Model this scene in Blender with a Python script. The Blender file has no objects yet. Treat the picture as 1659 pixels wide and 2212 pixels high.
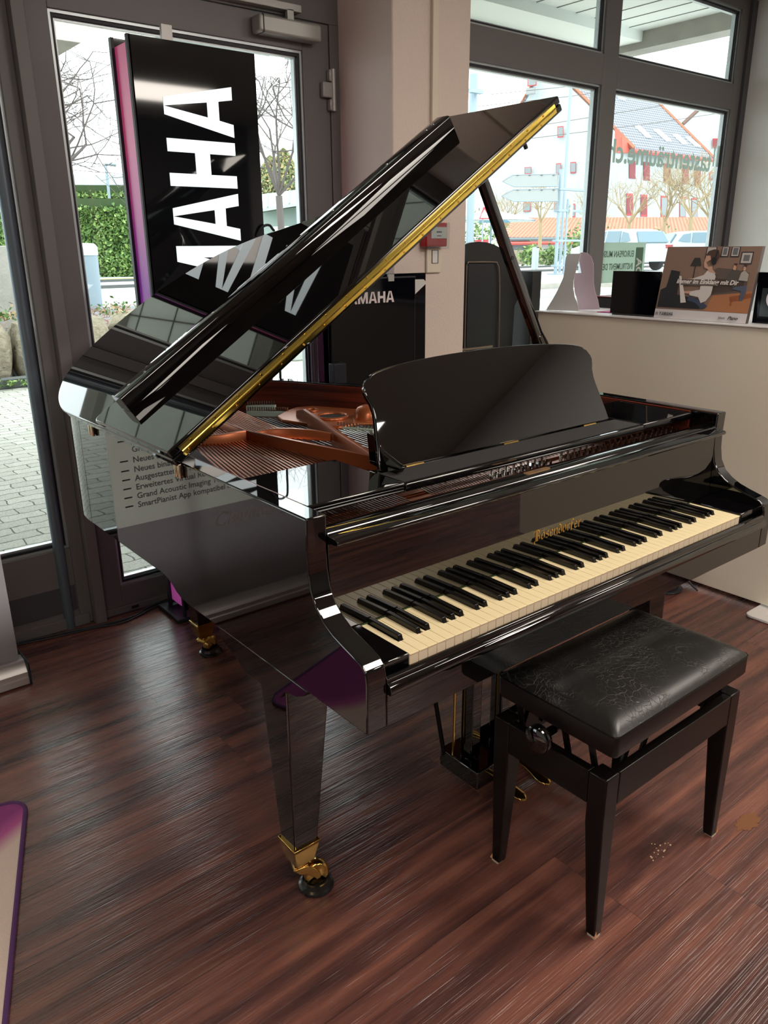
import bpy, math, random
from mathutils import Vector, Matrix
random.seed(7)
SC = bpy.context.scene
COL = SC.collection
PI = math.pi
# ------------------------------------------------------------------ camera
FPX, PITCH, ROLL, YAW = 1683.08, 18.747, 0.510, 38.897
CAM = Vector((-0.8463, -0.9774, 1.4540))
_pi, _ro, _ya = map(math.radians, (PITCH, ROLL, YAW))
FW = Vector((math.sin(_ya)*math.cos(_pi), math.cos(_ya)*math.cos(_pi), -math.sin(_pi)))
_rt = Vector((math.cos(_ya), -math.sin(_ya), 0)); _dn = FW.cross(_rt)
RT = _rt*math.cos(_ro) + _dn*math.sin(_ro); DN = -_rt*math.sin(_ro) + _dn*math.cos(_ro)
cd = bpy.data.cameras.new('camera'); cam = bpy.data.objects.new('camera', cd); COL.objects.link(cam)
cd.sensor_fit = 'VERTICAL'; cd.sensor_height = 36; cd.lens = FPX/2212*36; cd.clip_start = 0.02; cd.clip_end = 500
cam.matrix_world = Matrix(((RT.x, -DN.x, -FW.x, CAM.x), (RT.y, -DN.y, -FW.y, CAM.y), (RT.z, -DN.z, -FW.z, CAM.z), (0, 0, 0, 1)))
SC.camera = cam
# ------------------------------------------------------------------ world / light / exposure
w = bpy.data.worlds.new('sky'); SC.world = w; w.use_nodes = True
SKY = 5.0
wn = w.node_tree.nodes; bg = wn['Background']; bg.inputs['Strength'].default_value = SKY
tc = wn.new('ShaderNodeTexCoord'); sp = wn.new('ShaderNodeSeparateXYZ'); cr = wn.new('ShaderNodeValToRGB')
w.node_tree.links.new(tc.outputs['Generated'], sp.inputs[0]); w.node_tree.links.new(sp.outputs['Z'], cr.inputs[0])
w.node_tree.links.new(cr.outputs[0], bg.inputs['Color'])
cr.color_ramp.elements[0].position = 0.0; cr.color_ramp.elements[0].color = (.80, .84, .86, 1)
cr.color_ramp.elements[1].position = 0.12; cr.color_ramp.elements[1].color = (.97, 1.0, 1.0, 1)
SC.view_settings.view_transform = 'Standard'; SC.view_settings.look = 'None'
SC.view_settings.exposure = 0.12; SC.view_settings.gamma = 1.0; SC.view_settings.use_curve_mapping = False
SC.cycles.max_bounces = 10; SC.cycles.glossy_bounces = 6; SC.cycles.transparent_max_bounces = 16
SC.cycles.sample_clamp_indirect = 6; SC.cycles.caustics_reflective = False; SC.cycles.caustics_refractive = False
def area(name, loc, sx, sy, power, color=(1, .91, .81), rot=(0, 0, 0)):
    l = bpy.data.lights.new(name, 'AREA'); l.shape = 'RECTANGLE'; l.size = sx; l.size_y = sy; l.energy = power; l.color = color
    o = bpy.data.objects.new(name, l); COL.objects.link(o); o.location = loc; o.rotation_euler = rot; return o
for i, (x, y, p) in enumerate([(1.5, -0.9, 40), (-0.9, -1.3, 24), (3.3, -1.1, 36), (0.4, -3.2, 40), (2.8, -3.4, 40), (-2.4, -2.8, 24)]):
    area('ceiling_lamp_light', (x, y, 2.90), .85, .85, p)

# ------------------------------------------------------------------ helpers
def at(px, py, ax, val):
    """the point where the line of sight of a photo pixel meets the plane ax = val"""
    d = RT*((px-829.5)/FPX) + DN*((py-1106)/FPX) + FW; i = 'xyz'.index(ax); t = (val-CAM[i])/d[i]; return CAM + d*t
def far(px, py, dist):
    return CAM + (RT*((px-829.5)/FPX) + DN*((py-1106)/FPX) + FW)*dist
def hexc(h, a=1):
    h = h.lstrip('#'); c = [int(h[i:i+2], 16)/255 for i in (0, 2, 4)]
    return tuple((v/12.92 if v <= .04045 else ((v+.055)/1.055)**2.4) for v in c) + (a,)
def srgb(r, g, b): return hexc('%02x%02x%02x' % (r, g, b))
MATS = {}
def mat(name, col=(.5, .5, .5, 1), rough=.5, metal=0, ior=1.5, spec=None, emit=None, es=0, bump=None, coat=0, vary=None, alpha=1):
    if name in MATS: return MATS[name]
    m = bpy.data.materials.new(name); m.use_nodes = True; nt = m.node_tree; b = nt.nodes['Principled BSDF']
    b.inputs['Base Color'].default_value = col; b.inputs['Roughness'].default_value = rough; b.inputs['Metallic'].default_value = metal
    b.inputs['IOR'].default_value = ior
    if spec is not None: b.inputs['Specular IOR Level'].default_value = spec
    if coat: b.inputs['Coat Weight'].default_value = coat
    if emit: b.inputs['Emission Color'].default_value = emit; b.inputs['Emission Strength'].default_value = es
    if alpha < 1: b.inputs['Alpha'].default_value = alpha
    if vary:   # (scale, amount): soft blotches of lighter and darker tone belonging to the stuff itself
        n = nt.nodes.new('ShaderNodeTexNoise'); n.inputs['Scale'].default_value = vary[0]; n.inputs['Detail'].default_value = 5
        mx = nt.nodes.new('ShaderNodeMix'); mx.data_type = 'RGBA'
        mx.inputs['A'].default_value = tuple(c*(1-vary[1]) for c in col[:3])+(1,); mx.inputs['B'].default_value = tuple(min(1, c*(1+vary[1])) for c in col[:3])+(1,)
        tcn = nt.nodes.new('ShaderNodeTexCoord'); nt.links.new(tcn.outputs['Object'], n.inputs['Vector'])
        nt.links.new(n.outputs['Fac'], mx.inputs['Factor']); nt.links.new(mx.outputs['Result'], b.inputs['Base Color'])
    if bump:   # (scale, strength, distance)
        n = nt.nodes.new('ShaderNodeTexNoise'); n.inputs['Scale'].default_value = bump[0]; n.inputs['Detail'].default_value = 3
        tcn = nt.nodes.new('ShaderNodeTexCoord'); nt.links.new(tcn.outputs['Object'], n.inputs['Vector'])
        bp = nt.nodes.new('ShaderNodeBump'); bp.inputs['Strength'].default_value = bump[1]; bp.inputs['Distance'].default_value = bump[2]
        nt.links.new(n.outputs['Fac'], bp.inputs['Height']); nt.links.new(bp.outputs['Normal'], b.inputs['Normal'])
    MATS[name] = m; return m
def props(o, label=None, cat=None, group=None, kind=None):
    if label: o['label'] = label
    if cat: o['category'] = cat
    if group: o['group'] = group
    if kind: o['kind'] = kind
    return o
def empty(name, loc, label, cat, group=None):
    o = bpy.data.objects.new(name, None); COL.objects.link(o); o.location = loc; o.empty_display_size = .05
    bpy.context.view_layer.update()
    return props(o, label, cat, group)
class MB:
    def __init__(s): s.v = []; s.f = []; s.mi = []; s.cur = 0
    def add(s, vs, fs):
        n = len(s.v); s.v += [tuple(v) for v in vs]; s.f += [tuple(i+n for i in f) for f in fs]; s.mi += [s.cur]*len(fs); return s
    def box(s, x0, x1, y0, y1, z0, z1):
        if x0 > x1: x0, x1 = x1, x0
        if y0 > y1: y0, y1 = y1, y0
        if z0 > z1: z0, z1 = z1, z0
        return s.add([(x0,y0,z0),(x1,y0,z0),(x1,y1,z0),(x0,y1,z0),(x0,y0,z1),(x1,y0,z1),(x1,y1,z1),(x0,y1,z1)],
                     [(0,3,2,1),(4,5,6,7),(0,1,5,4),(1,2,6,5),(2,3,7,6),(3,0,4,7)])
    def prism(s, pts, a, b):
        """closed outline pts (Vectors) swept from offset a to offset b (Vectors)"""
        n = len(pts); a = Vector(a); b = Vector(b)
        vs = [Vector(p)+a for p in pts] + [Vector(p)+b for p in pts]
        fs = [tuple(range(n))[::-1], tuple(range(n, 2*n))] + [(i, (i+1) % n, n+(i+1) % n, n+i) for i in range(n)]
        return s.add(vs, fs)
    def loft(s, rings, close=True, caps=True):
        n = len(rings[0]); vs = [v for r in rings for v in r]; fs = []
        for k in range(len(rings)-1):
            for i in range(n if close else n-1):
                j = (i+1) % n; fs.append((k*n+i, k*n+j, (k+1)*n+j, (k+1)*n+i))
        if caps and close: fs += [tuple(range(n))[::-1], tuple(range((len(rings)-1)*n, len(rings)*n))]
        return s.add(vs, fs)
    def tube(s, pts, r, n=8, caps=True):
        pts = [Vector(p) for p in pts]; rs = r if isinstance(r, (list, tuple)) else [r]*len(pts); rings = []
        up = Vector((0, 0, 1))
        for i, p in enumerate(pts):
            t = (pts[min(i+1, len(pts)-1)]-pts[max(i-1, 0)])
            if t.length < 1e-9: t = Vector((0, 0, 1))
            t.normalize(); a = t.cross(up)
            if a.length < .05: a = t.cross(Vector((1, 0, 0)))
            a.normalize(); b = t.cross(a)
            rings.append([p+(a*math.cos(2*PI*k/n)+b*math.sin(2*PI*k/n))*rs[i] for k in range(n)])
        return s.loft(rings, True, caps)
    def lathe(s, prof, c, n=24, axis='z'):
        rings = []
        for (r, h) in prof:
            ring = []
            for k in range(n):
                u, v = r*math.cos(2*PI*k/n), r*math.sin(2*PI*k/n)
                ring.append({'z': (c[0]+u, c[1]+v, c[2]+h), 'x': (c[0]+h, c[1]+u, c[2]+v), 'y': (c[0]+u, c[1]+h, c[2]+v)}[axis])
            rings.append(ring)
        return s.loft(rings)
    def build(s, name, m, parent=None, bevel=0, smooth=False, seg=2, angle=35):
        me = bpy.data.meshes.new(name); me.from_pydata(s.v, [], s.f)
        ms = m if isinstance(m, (list, tuple)) else [m]
        for x in ms: me.materials.append(x)
        if len(ms) > 1: me.polygons.foreach_set('material_index', s.mi)
        import bmesh
        bm = bmesh.new(); bm.from_mesh(me); bmesh.ops.recalc_face_normals(bm, faces=bm.faces); bm.to_mesh(me); bm.free()
        o = bpy.data.objects.new(name, me); COL.objects.link(o)
        if parent is not None:
            o.parent = parent; o.matrix_parent_inverse = parent.matrix_world.inverted()
        if bevel:
            md = o.modifiers.new('edge', 'BEVEL'); md.width = bevel; md.segments = seg; md.limit_method = 'ANGLE'; md.angle_limit = math.radians(30)
            md.harden_normals = False
        if smooth or bevel: me.shade_smooth(); me.set_sharp_from_angle(angle=math.radians(angle))
        return o
def struct(o): o['kind'] = 'structure'; return o
def text_mesh(txt, size, bold=0, shear=0, extrude=.0004, align='LEFT', sx=1.0):
    c = bpy.data.curves.new('t', 'FONT'); c.body = txt; c.size = size; c.offset = bold; c.shear = shear; c.extrude = extrude; c.align_x = align
    c.resolution_u = 3; o = bpy.data.objects.new('t', c); COL.objects.link(o)
    dg = bpy.context.evaluated_depsgraph_get(); dg.update(); me = bpy.data.meshes.new_from_object(o.evaluated_get(dg))
    bpy.data.objects.remove(o)
    vs = [Vector((v.co.x*sx, v.co.y, v.co.z)) for v in me.vertices]; fs = [tuple(p.vertices) for p in me.polygons]; return vs, fs
def put_text(mb, txt, size, org, ux, uy, **k):
    """writes txt with its base line starting at org running along ux, letters standing along uy"""
    vs, fs = text_mesh(txt, size, **k); ux = Vector(ux).normalized(); uy = Vector(uy).normalized(); n = ux.cross(uy); org = Vector(org)
    mb.add([org+ux*v.x+uy*v.y+n*v.z for v in vs], fs); return mb
def text_width(txt, size, **k):
    vs, _ = text_mesh(txt, size, **k); xs = [v.x for v in vs]; return max(xs)-min(xs)
# block capitals on a unit grid (x right, y up), drawn as polygons
GLYPH = {
 'Y': (.86, [[(0,1),(.24,1),(.43,.62),(.62,1),(.86,1),(.545,.42),(.545,0),(.315,0),(.315,.42)]]),
 'A': (.86, [[(0,0),(.22,0),(.27,.21),(.43,1),(.29,1)],[(.64,0),(.86,0),(.57,1),(.43,1),(.59,.21)],[(.27,.21),(.59,.21),(.56,.38),(.30,.38)]]),
 'M': (1.0, [[(0,0),(.21,0),(.21,.66),(.21,1),(0,1)],[(.79,0),(1,0),(1,1),(.79,1),(.79,.66)],[(.21,1),(.21,.60),(.43,0),(.5,0),(.5,.30),(.28,1)],[(.79,1),(.72,1),(.5,.30),(.5,0),(.57,0),(.79,.60)]]),
 'H': (.80, [[(0,0),(.22,0),(.22,1),(0,1)],[(.58,0),(.80,0),(.80,1),(.58,1)],[(.22,.39),(.58,.39),(.58,.61),(.22,.61)]]),
}
def block_word(mb, word, org, ux, uy, h, w, gap, th):
    ux = Vector(ux); uy = Vector(uy); org = Vector(org); n = ux.cross(uy).normalized(); x = 0
    for ch in word:
        wd, polys = GLYPH[ch]
        for p in polys: mb.prism([org+ux*(x+a*w)+uy*(b*h) for a, b in p], (0, 0, 0), n*th)
        x += wd*w+gap
    return mb
def arc(cx, cy, r, a0, a1, n):
    return [(cx+r*math.cos(math.radians(a0+(a1-a0)*i/n)), cy+r*math.sin(math.radians(a0+(a1-a0)*i/n))) for i in range(n+1)]
# ------------------------------------------------------------------ shared materials
BLK = mat('black_polyester', (.0016, .0015, .0017, 1), .02, ior=1.84)
BLKS = mat('black_satin', (.004, .0035, .0035, 1), .33, ior=1.4)
BRASS = mat('polished_brass', srgb(222, 182, 104), .17, 1)
GOLDH = mat('piano_hinge_brass', srgb(236, 204, 96), .20, 1)
FRAME = mat('anthracite_frame', srgb(112, 109, 109), .42, bump=(600, .05, .0003))
FRAMED = mat('anthracite_recess', srgb(76, 76, 80), .45)
GASK = mat('glazing_gasket', srgb(28, 30, 38), .5)
ALU = mat('aluminium_bead', srgb(190, 198, 200), .35, .6)
SILV = mat('silver_plastic', srgb(172, 172, 168), .35, .3)
def glass_mat(name, tint=(.94, .98, .97, 1)):
    m = bpy.data.materials.new(name); m.use_nodes = True; nt = m.node_tree; nt.nodes.clear()
    out = nt.nodes.new('ShaderNodeOutputMaterial'); tr = nt.nodes.new('ShaderNodeBsdfTransparent'); gl = nt.nodes.new('ShaderNodeBsdfGlossy')
    lw = nt.nodes.new('ShaderNodeLayerWeight'); lw.inputs['Blend'].default_value = .5; mx = nt.nodes.new('ShaderNodeMixShader'); tr.inputs[0].default_value = tint; gl.inputs['Roughness'].default_value = 0.0
    pw = nt.nodes.new('ShaderNodeMath'); pw.operation = 'POWER'; pw.inputs[1].default_value = 5; nt.links.new(lw.outputs['Facing'], pw.inputs[0])
    fr = nt.nodes.new('ShaderNodeMath'); fr.operation = 'MULTIPLY_ADD'; fr.inputs[1].default_value = .96; fr.inputs[2].default_value = .035; nt.links.new(pw.outputs[0], fr.inputs[0])
    nt.links.new(fr.outputs[0], mx.inputs[0]); nt.links.new(tr.outputs[0], mx.inputs[1]); nt.links.new(gl.outputs[0], mx.inputs[2])
    nt.links.new(mx.outputs[0], out.inputs[0]); MATS[name] = m; return m
GLASS = glass_mat('window_glass', (.84, .88, .88, 1))
def floor_mat():
    m = bpy.data.materials.new('wood_plank_floor'); m.use_nodes = True; nt = m.node_tree; N = nt.nodes.new; L = nt.links.new; b = nt.nodes['Principled BSDF']
    tc = N('ShaderNodeTexCoord'); s = N('ShaderNodeSeparateXYZ'); L(tc.outputs['Object'], s.inputs[0])
    def M(op, a, c=None, d=None):
        n = N('ShaderNodeMath'); n.operation = op
        for i, v in enumerate((a, c, d)):
            if v is None: continue
            if isinstance(v, (int, float)): n.inputs[i].default_value = v
            else: L(v, n.inputs[i])
        return n.outputs[0]
    W_, Ln = .255, 1.22
    ry = M('DIVIDE', M('ADD', s.outputs['Y'], -.24+20*W_), W_); row = M('FLOOR', ry); fy = M('FRACT', ry)
    wh = N('ShaderNodeTexWhiteNoise'); wh.noise_dimensions = '1D'; L(row, wh.inputs['W'])
    rx = M('ADD', M('DIVIDE', M('ADD', s.outputs['X'], 30), Ln), M('MULTIPLY', wh.outputs['Value'], 1.0)); fx = M('FRACT', rx)
    idn = M('ADD', M('FLOOR', rx), M('MULTIPLY', row, 37.7)); wi = N('ShaderNodeTexWhiteNoise'); wi.noise_dimensions = '1D'; L(idn, wi.inputs['W'])
    mp = N('ShaderNodeMapping'); mp.inputs['Scale'].default_value = (1.3, 19, 1); L(tc.outputs['Object'], mp.inputs[0])
    ad = N('ShaderNodeVectorMath'); ad.operation = 'ADD'; L(mp.outputs[0], ad.inputs[0]); cb = N('ShaderNodeCombineXYZ'); L(M('MULTIPLY', wi.outputs['Value'], 60), cb.inputs[0]); L(M('MULTIPLY', wi.outputs['Value'], 23), cb.inputs[1]); L(cb.outputs[0], ad.inputs[1])
    n1 = N('ShaderNodeTexNoise'); n1.inputs['Scale'].default_value = 1.0; n1.inputs['Detail'].default_value = 7; n1.inputs['Roughness'].default_value = .58; n1.inputs['Distortion'].default_value = .45; L(ad.outputs[0], n1.inputs['Vector'])
    cr = N('ShaderNodeValToRGB'); e = cr.color_ramp.elements; e[0].position = .28; e[0].color = srgb(58, 36, 35); e[1].position = .72; e[1].color = srgb(142, 86, 68)
    x = e.new(.42); x.color = srgb(86, 51, 46); x = e.new(.55); x.color = srgb(114, 68, 56)
    L(n1.outputs['Fac'], cr.inputs[0])
    hv = N('ShaderNodeHueSaturation'); hv.inputs['Saturation'].default_value = .95; L(M('ADD', M('MULTIPLY', wi.outputs['Value'], .30), .84), hv.inputs['Value']); L(cr.outputs[0], hv.inputs['Color'])
    ex = M('MINIMUM', fx, M('SUBTRACT', 1, fx)); ey = M('MINIMUM', fy, M('SUBTRACT', 1, fy))
    jx = M('LESS_THAN', M('MULTIPLY', ex, Ln), .0011); jy = M('LESS_THAN', M('MULTIPLY', ey, W_), .0011); j = M('MAXIMUM', jx, jy)
    mj = N('ShaderNodeMix'); mj.data_type = 'RGBA'; L(M('MULTIPLY', j, .55), mj.inputs['Factor']); L(hv.outputs[0], mj.inputs['A']); mj.inputs['B'].default_value = srgb(40, 26, 26); L(mj.outputs['Result'], b.inputs['Base Color'])
    # brushed grain: thin ridges along the plank
    mp2 = N('ShaderNodeMapping'); mp2.inputs['Scale'].default_value = (4, 280, 1); L(tc.outputs['Object'], mp2.inputs[0])
    n2 = N('ShaderNodeTexNoise'); n2.inputs['Scale'].default_value = 1; n2.inputs['Detail'].default_value = 2; n2.inputs['Distortion'].default_value = .6; L(mp2.outputs[0], n2.inputs['Vector'])
    mp3 = N('ShaderNodeMapping'); mp3.inputs['Scale'].default_value = (1.6, 70, 1); L(tc.outputs['Object'], mp3.inputs[0])
    n3 = N('ShaderNodeTexNoise'); n3.inputs['Scale'].default_value = 1; n3.inputs['Detail'].default_value = 2; n3.inputs['Distortion'].default_value = 1.2; L(mp3.outputs[0], n3.inputs['Vector'])
    hsum = M('ADD', M('MULTIPLY', n2.outputs['Fac'], .6), M('ADD', M('MULTIPLY', n3.outputs['Fac'], .4), M('MULTIPLY', j, -.6)))
    bp = N('ShaderNodeBump'); bp.inputs['Strength'].default_value = 1.0; bp.inputs['Distance'].default_value = .0016; L(hsum, bp.inputs['Height']); L(bp.outputs[0], b.inputs['Normal'])
    L(M('ADD', M('MULTIPLY', n2.outputs['Fac'], .20), .16), b.inputs['Roughness']); b.inputs['IOR'].default_value = 1.72
    return m
def plaster(name, col, s=90, st=.5): return mat(name, col, .85, bump=(s, st, .003))
def wood_mat(name, c0, c1, axis_scale, rough=.3, ior=1.5):
    m = bpy.data.materials.new(name); m.use_nodes = True; nt = m.node_tree; N = nt.nodes.new; L = nt.links.new; b = nt.nodes['Principled BSDF']
    tc = N('ShaderNodeTexCoord'); mp = N('ShaderNodeMapping'); mp.inputs['Scale'].default_value = axis_scale; L(tc.outputs['Object'], mp.inputs[0])
    n = N('ShaderNodeTexNoise'); n.inputs['Scale'].default_value = 1; n.inputs['Detail'].default_value = 5; L(mp.outputs[0], n.inputs['Vector'])
    cr = N('ShaderNodeValToRGB'); cr.color_ramp.elements[0].position = .35; cr.color_ramp.elements[0].color = c0; cr.color_ramp.elements[1].position = .65; cr.color_ramp.elements[1].color = c1
    L(n.outputs['Fac'], cr.inputs[0]); L(cr.outputs[0], b.inputs['Base Color']); b.inputs['Roughness'].default_value = rough; b.inputs['IOR'].default_value = ior; return m

NIB = {
 'B': (.92, [[(-.08,1.30),(.10,1.58),(.45,1.60),(.74,1.42),(.70,1.08),(.36,.86)],[(.36,.86),(.78,.66),(.80,.22),(.50,0),(.16,.10),(-.02,-.12),(.06,-.42)],[(.26,1.50),(.26,.14)],[(.46,1.48),(.46,.10)]]),
 'o': (.56, [[(.04,.18),(.04,.80),(.30,1.02),(.50,.82),(.50,.20),(.24,0),(.04,.18)]]),
 'O': (.56, [[(.04,.18),(.04,.80),(.30,1.02),(.50,.82),(.50,.20),(.24,0),(.04,.18)],[(.06,1.26),(.16,1.40)],[(.36,1.26),(.46,1.40)]]),
 's': (.52, [[(.46,.86),(.24,1.02),(.04,.82),(.12,.60),(.44,.40),(.46,.18),(.24,0),(.02,.12)]]),
 'e': (.50, [[(.06,.44),(.44,.66),(.40,.88),(.24,1.02),(.04,.82),(.04,.20),(.24,0),(.46,.14)]]),
 'n': (.60, [[(-.04,.86),(.08,1.0),(.08,.06),(.16,0)],[(.08,.78),(.36,1.02),(.50,.86),(.50,.08),(.60,.02)]]),
 'd': (.56, [[(.04,.18),(.04,.78),(.26,1.0),(.50,.80),(.50,.20),(.24,0),(.04,.18)],[(.50,.80),(.40,1.10),(.12,1.42)]]),
 'r': (.46, [[(-.04,.86),(.08,1.0),(.08,.06),(.18,0)],[(.08,.80),(.30,1.02),(.42,.88)]]),
 'f': (.46, [[(.10,-.10),(.10,1.22),(.28,1.52),(.48,1.40)],[(-.06,.92),(.36,.96)]]),
}
def nib_word(mb, word, org, ux, uy, h, wsc, gap, th=.0004):
    """broad-nib blackletter strokes"""
    ux = Vector(ux); uy = Vector(uy); org = Vector(org); n = ux.cross(uy).normalized(); x = 0; nv = ux*(.075*wsc)+uy*(.06*h)
    for ch in word:
        wd, st = NIB[ch]
        for s_ in st:
            for (a, b), (c, d) in zip(s_, s_[1:]):
                p = org+ux*((x+a)*wsc)+uy*(b*h); q = org+ux*((x+c)*wsc)+uy*(d*h); t = (q-p)*.04
                mb.prism([p-nv-t, p+nv-t, q+nv+t, q-nv+t], (0, 0, 0), n*th)
        x += wd+gap
    return x*wsc
# ================================================================== the room
struct(MB().box(-4.2, 4.95, -5.2, 2.12, -.06, 0).build('floor', floor_mat()))
CEIL = mat('ceiling_paint', srgb(188, 183, 176), .9)
struct(MB().box(-4.2, 4.95, -5.2, 2.13, 2.95, 3.03).build('ceiling', CEIL))
WALLP = plaster('wall_plaster', srgb(232, 232, 230), 120, .35)
struct(MB().box(4.75, 4.95, -5.2, 2.12, 0, 2.95).build('wall_right', WALLP))
struct(MB().box(-4.2, -4.0, -5.2, 2.12, 0, 2.95).build('wall_left', WALLP))
struct(MB().box(-4.2, 4.95, -5.3, -5.1, 0, 2.95).build('wall_back', mat('back_wall_paint', srgb(84, 80, 78), .9)))
PIL = mat('pillar_plaster', srgb(222, 206, 196), .88, bump=(140, .55, .004))
def pillar():
    mb = MB().box(1.372, 1.80, 1.695, 2.12, 0, 2.95); return struct(mb.build('wall_pillar', PIL, bevel=.006))
pillar()
# ---- glazed front, seen from inside; glass plane a little behind the frame face
YF = 2.05
def ring(mb, x0, x1, z0, z1, w, y0, y1):
    mb.box(x0, x1, y0, y1, z0, z0+w); mb.box(x0, x1, y0, y1, z1-w, z1); mb.box(x0, x0+w, y0, y1, z0+w, z1-w); mb.box(x1-w, x1, y0, y1, z0+w, z1-w); return mb
def pane(parent, x0, x1, z0, z1, yg=2.085):
    """gasket, bead and pane in the opening x0..x1, z0..z1"""
    ring(MB(), x0, x1, z0, z1, .010, YF+.012, YF+.045).build('glazing_bead', ALU, parent)
    ring(MB(), x0+.010, x1-.010, z0+.010, z1-.010, .010, YF+.018, YF+.05).build('gasket', GASK, parent)
    ring(MB(), x0+.020, x1-.020, z0+.020, z1-.020, .008, YF+.03, YF+.055).build('outer_bead', ALU, parent)
    MB().box(x0+.01, x1-.01, yg, yg+.006, z0+.01, z1-.01).build('pane', GLASS, parent)
def holed(mb, x0, x1, z0, z1, holes, y0, y1):
    """wall slab with rectangular holes (columns sorted by x, all given as (hx0,hx1,[(hz0,hz1),...]))"""
    x = x0
    for hx0, hx1, zs in holes:
        mb.box(x, hx0, y0, y1, z0, z1); z = z0
        for a, b in zs: mb.box(hx0, hx1, y0, y1, z, a); z = b
        mb.box(hx0, hx1, y0, y1, z, z1); x = hx1
    mb.box(x, x1, y0, y1, z0, z1); return mb
# left fixed glazing
w1 = struct(holed(MB(), -1.75, .045, 0, 2.95, [(-1.60, -.005, [(.336, 2.22), (2.47, 2.885)])], YF, YF+.07).build('window_1', FRAME, bevel=.002))
pane(w1, -1.60, -.005, .336, 2.22); pane(w1, -1.60, -.005, 2.47, 2.885)
ring(MB(), -1.55, -.010, .072, .180, .006, YF-.004, YF+.002).build('panel_moulding', FRAMED, w1)
MB().box(-1.545, -.016, YF-.002, YF+.001, .078, .174).build('kick_panel', FRAMED, w1)
MB().box(-1.75, .03, YF-.010, YF+.001, 0, .045).build('bottom_rail', FRAME, w1, bevel=.002)
MB().tube([(-.048, 2.052, .0), (-.048, 2.052, 2.95)], .021, 16).build('round_post', mat('bluish_lit_profile', srgb(96, 108, 118), .3, .3), w1, smooth=True)  # bluish daylight on the post is put into its colour
# a second bay further left, outside the picture but seen in the varnish
w2 = struct(holed(MB(), -4.0, -1.75, 0, 2.95, [(-3.85, -1.90, [(.336, 2.22), (2.47, 2.885)])], YF, YF+.07).build('window_2', FRAME, bevel=.002))
pane(w2, -3.85, -1.90, .336, 2.22); pane(w2, -3.85, -1.90, 2.47, 2.885)
struct(MB().box(.045, .088, 2.006, YF+.07, 0, 2.95).build('trim_1', FRAME, bevel=.002))
struct(MB().box(.088, 1.372, YF, YF+.07, 2.335, 2.47).build('trim_2', FRAME, bevel=.002))
struct(MB().box(1.325, 1.372, YF-.001, YF+.07, 0, 2.335).build('trim_3', FRAME, bevel=.002))
# door leaf
d1 = struct(holed(MB(), .090, 1.322, .012, 2.332, [(.176, 1.190, [(.117, 2.222)])], YF+.004, YF+.062).build('door_1', FRAME, bevel=.002))
pane(d1, .176, 1.190, .117, 2.222)
MB().box(.092, 1.320, YF-.012, YF+.004, .0, .030).build('threshold_rail', FRAME, d1, bevel=.002)
MB().box(.205, .235, YF-.016, YF-.011, .010, .022).build('drain_cap', GASK, d1)
cl = MB().box(.955, 1.245, YF-.062, YF+.004, 2.248, 2.310).build('door_closer', SILV, d1, bevel=.009, seg=3)
MB().box(.970, .975, YF-.063, YF-.003, 2.247, 2.311).build('end_seam', GASK, cl)
MB().box(.45, 1.168, YF-.035, YF+.004, 2.345, 2.372).build('slide_rail', SILV, d1, bevel=.002)
MB().box(1.10, 1.13, YF-.035, YF-.018, 2.30, 2.35).build('closer_arm', SILV, d1)
for z0, z1, dx in ((2.120, 2.165, 0), (2.058, 2.116, -.034), (2.010, 2.053, 0)):
    MB().box(1.306+dx, 1.338, YF-.022, YF+.002, z0, z1).build('hinge_leaf', SILV, d1, bevel=.004)
MB().tube([(1.326, YF-.018, 2.008), (1.326, YF-.018, 2.167)], .011, 12).build('hinge_barrel', SILV, d1, smooth=True)
for z0, z1, dx in ((.320, .365, 0), (.258, .316, -.034), (.210, .253, 0)):
    MB().box(1.306+dx, 1.338, YF-.022, YF+.002, z0, z1).build('hinge_leaf', SILV, d1, bevel=.004)
# light above the door
w3 = struct(holed(MB(), .088, 1.372, 2.47, 2.95, [(.176, 1.290, [(2.50, 2.885)])], YF, YF+.07).build('window_3', FRAME, bevel=.002))
pane(w3, .176, 1.290, 2.50, 2.885)
# shop window on the right
w4 = struct(holed(MB(), 1.80, 4.75, 0, 2.95, [(1.92, 3.190, [(.60, 2.305), (2.458, 2.885)]), (3.325, 4.600, [(.60, 2.305), (2.458, 2.885)])], YF, YF+.07).build('window_4', FRAME, bevel=.002))
for a, b in ((1.92, 3.190), (3.325, 4.600)):
    for c, d in ((.60, 2.305), (2.458, 2.885)): pane(w4, a, b, c, d)
MB().box(4.69, 4.75, YF-.02, YF+.002, 0, 2.95).build('side_jamb', FRAMED, w4)
struct(MB().box(1.80, 4.70, 1.86, YF, .56, .60).build('window_sill', mat('sill_stone', srgb(200, 200, 196), .5), None)).name = 'trim_4'
# conduit, fire call point and wall plate on the pillar
cx0, cx1 = at(930, 60, 'y', 1.695).x, at(943, 60, 'y', 1.695).x
o = MB().box(cx0, cx1, 1.679, 1.696, 1.58, 2.95).build('cable_duct', mat('cream_plastic', srgb(222, 210, 192), .5), bevel=.003)
props(o, 'cream cable duct running down the pink plaster pillar above the fire call point', 'cable duct')
cp = empty('fire_call_point', (1.70, 1.695, 1.46), 'red fire alarm call point with clear hinged cover on the plaster pillar', 'fire alarm')
RED = mat('signal_red', srgb(196, 24, 30), .3)
pt = [at(921, 533, 'y', 1.65), at(967, 532, 'y', 1.65), at(969, 500, 'y', 1.65), at(967, 480, 'y', 1.65), at(921, 482, 'y', 1.65)]
x0, x1 = pt[0].x, pt[1].x; zb, zt = pt[0].z, pt[0].z+.098
MB().box(x0, x1, 1.652, 1.695, zb, zt).build('housing', RED, cp, bevel=.006, seg=3)
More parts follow.
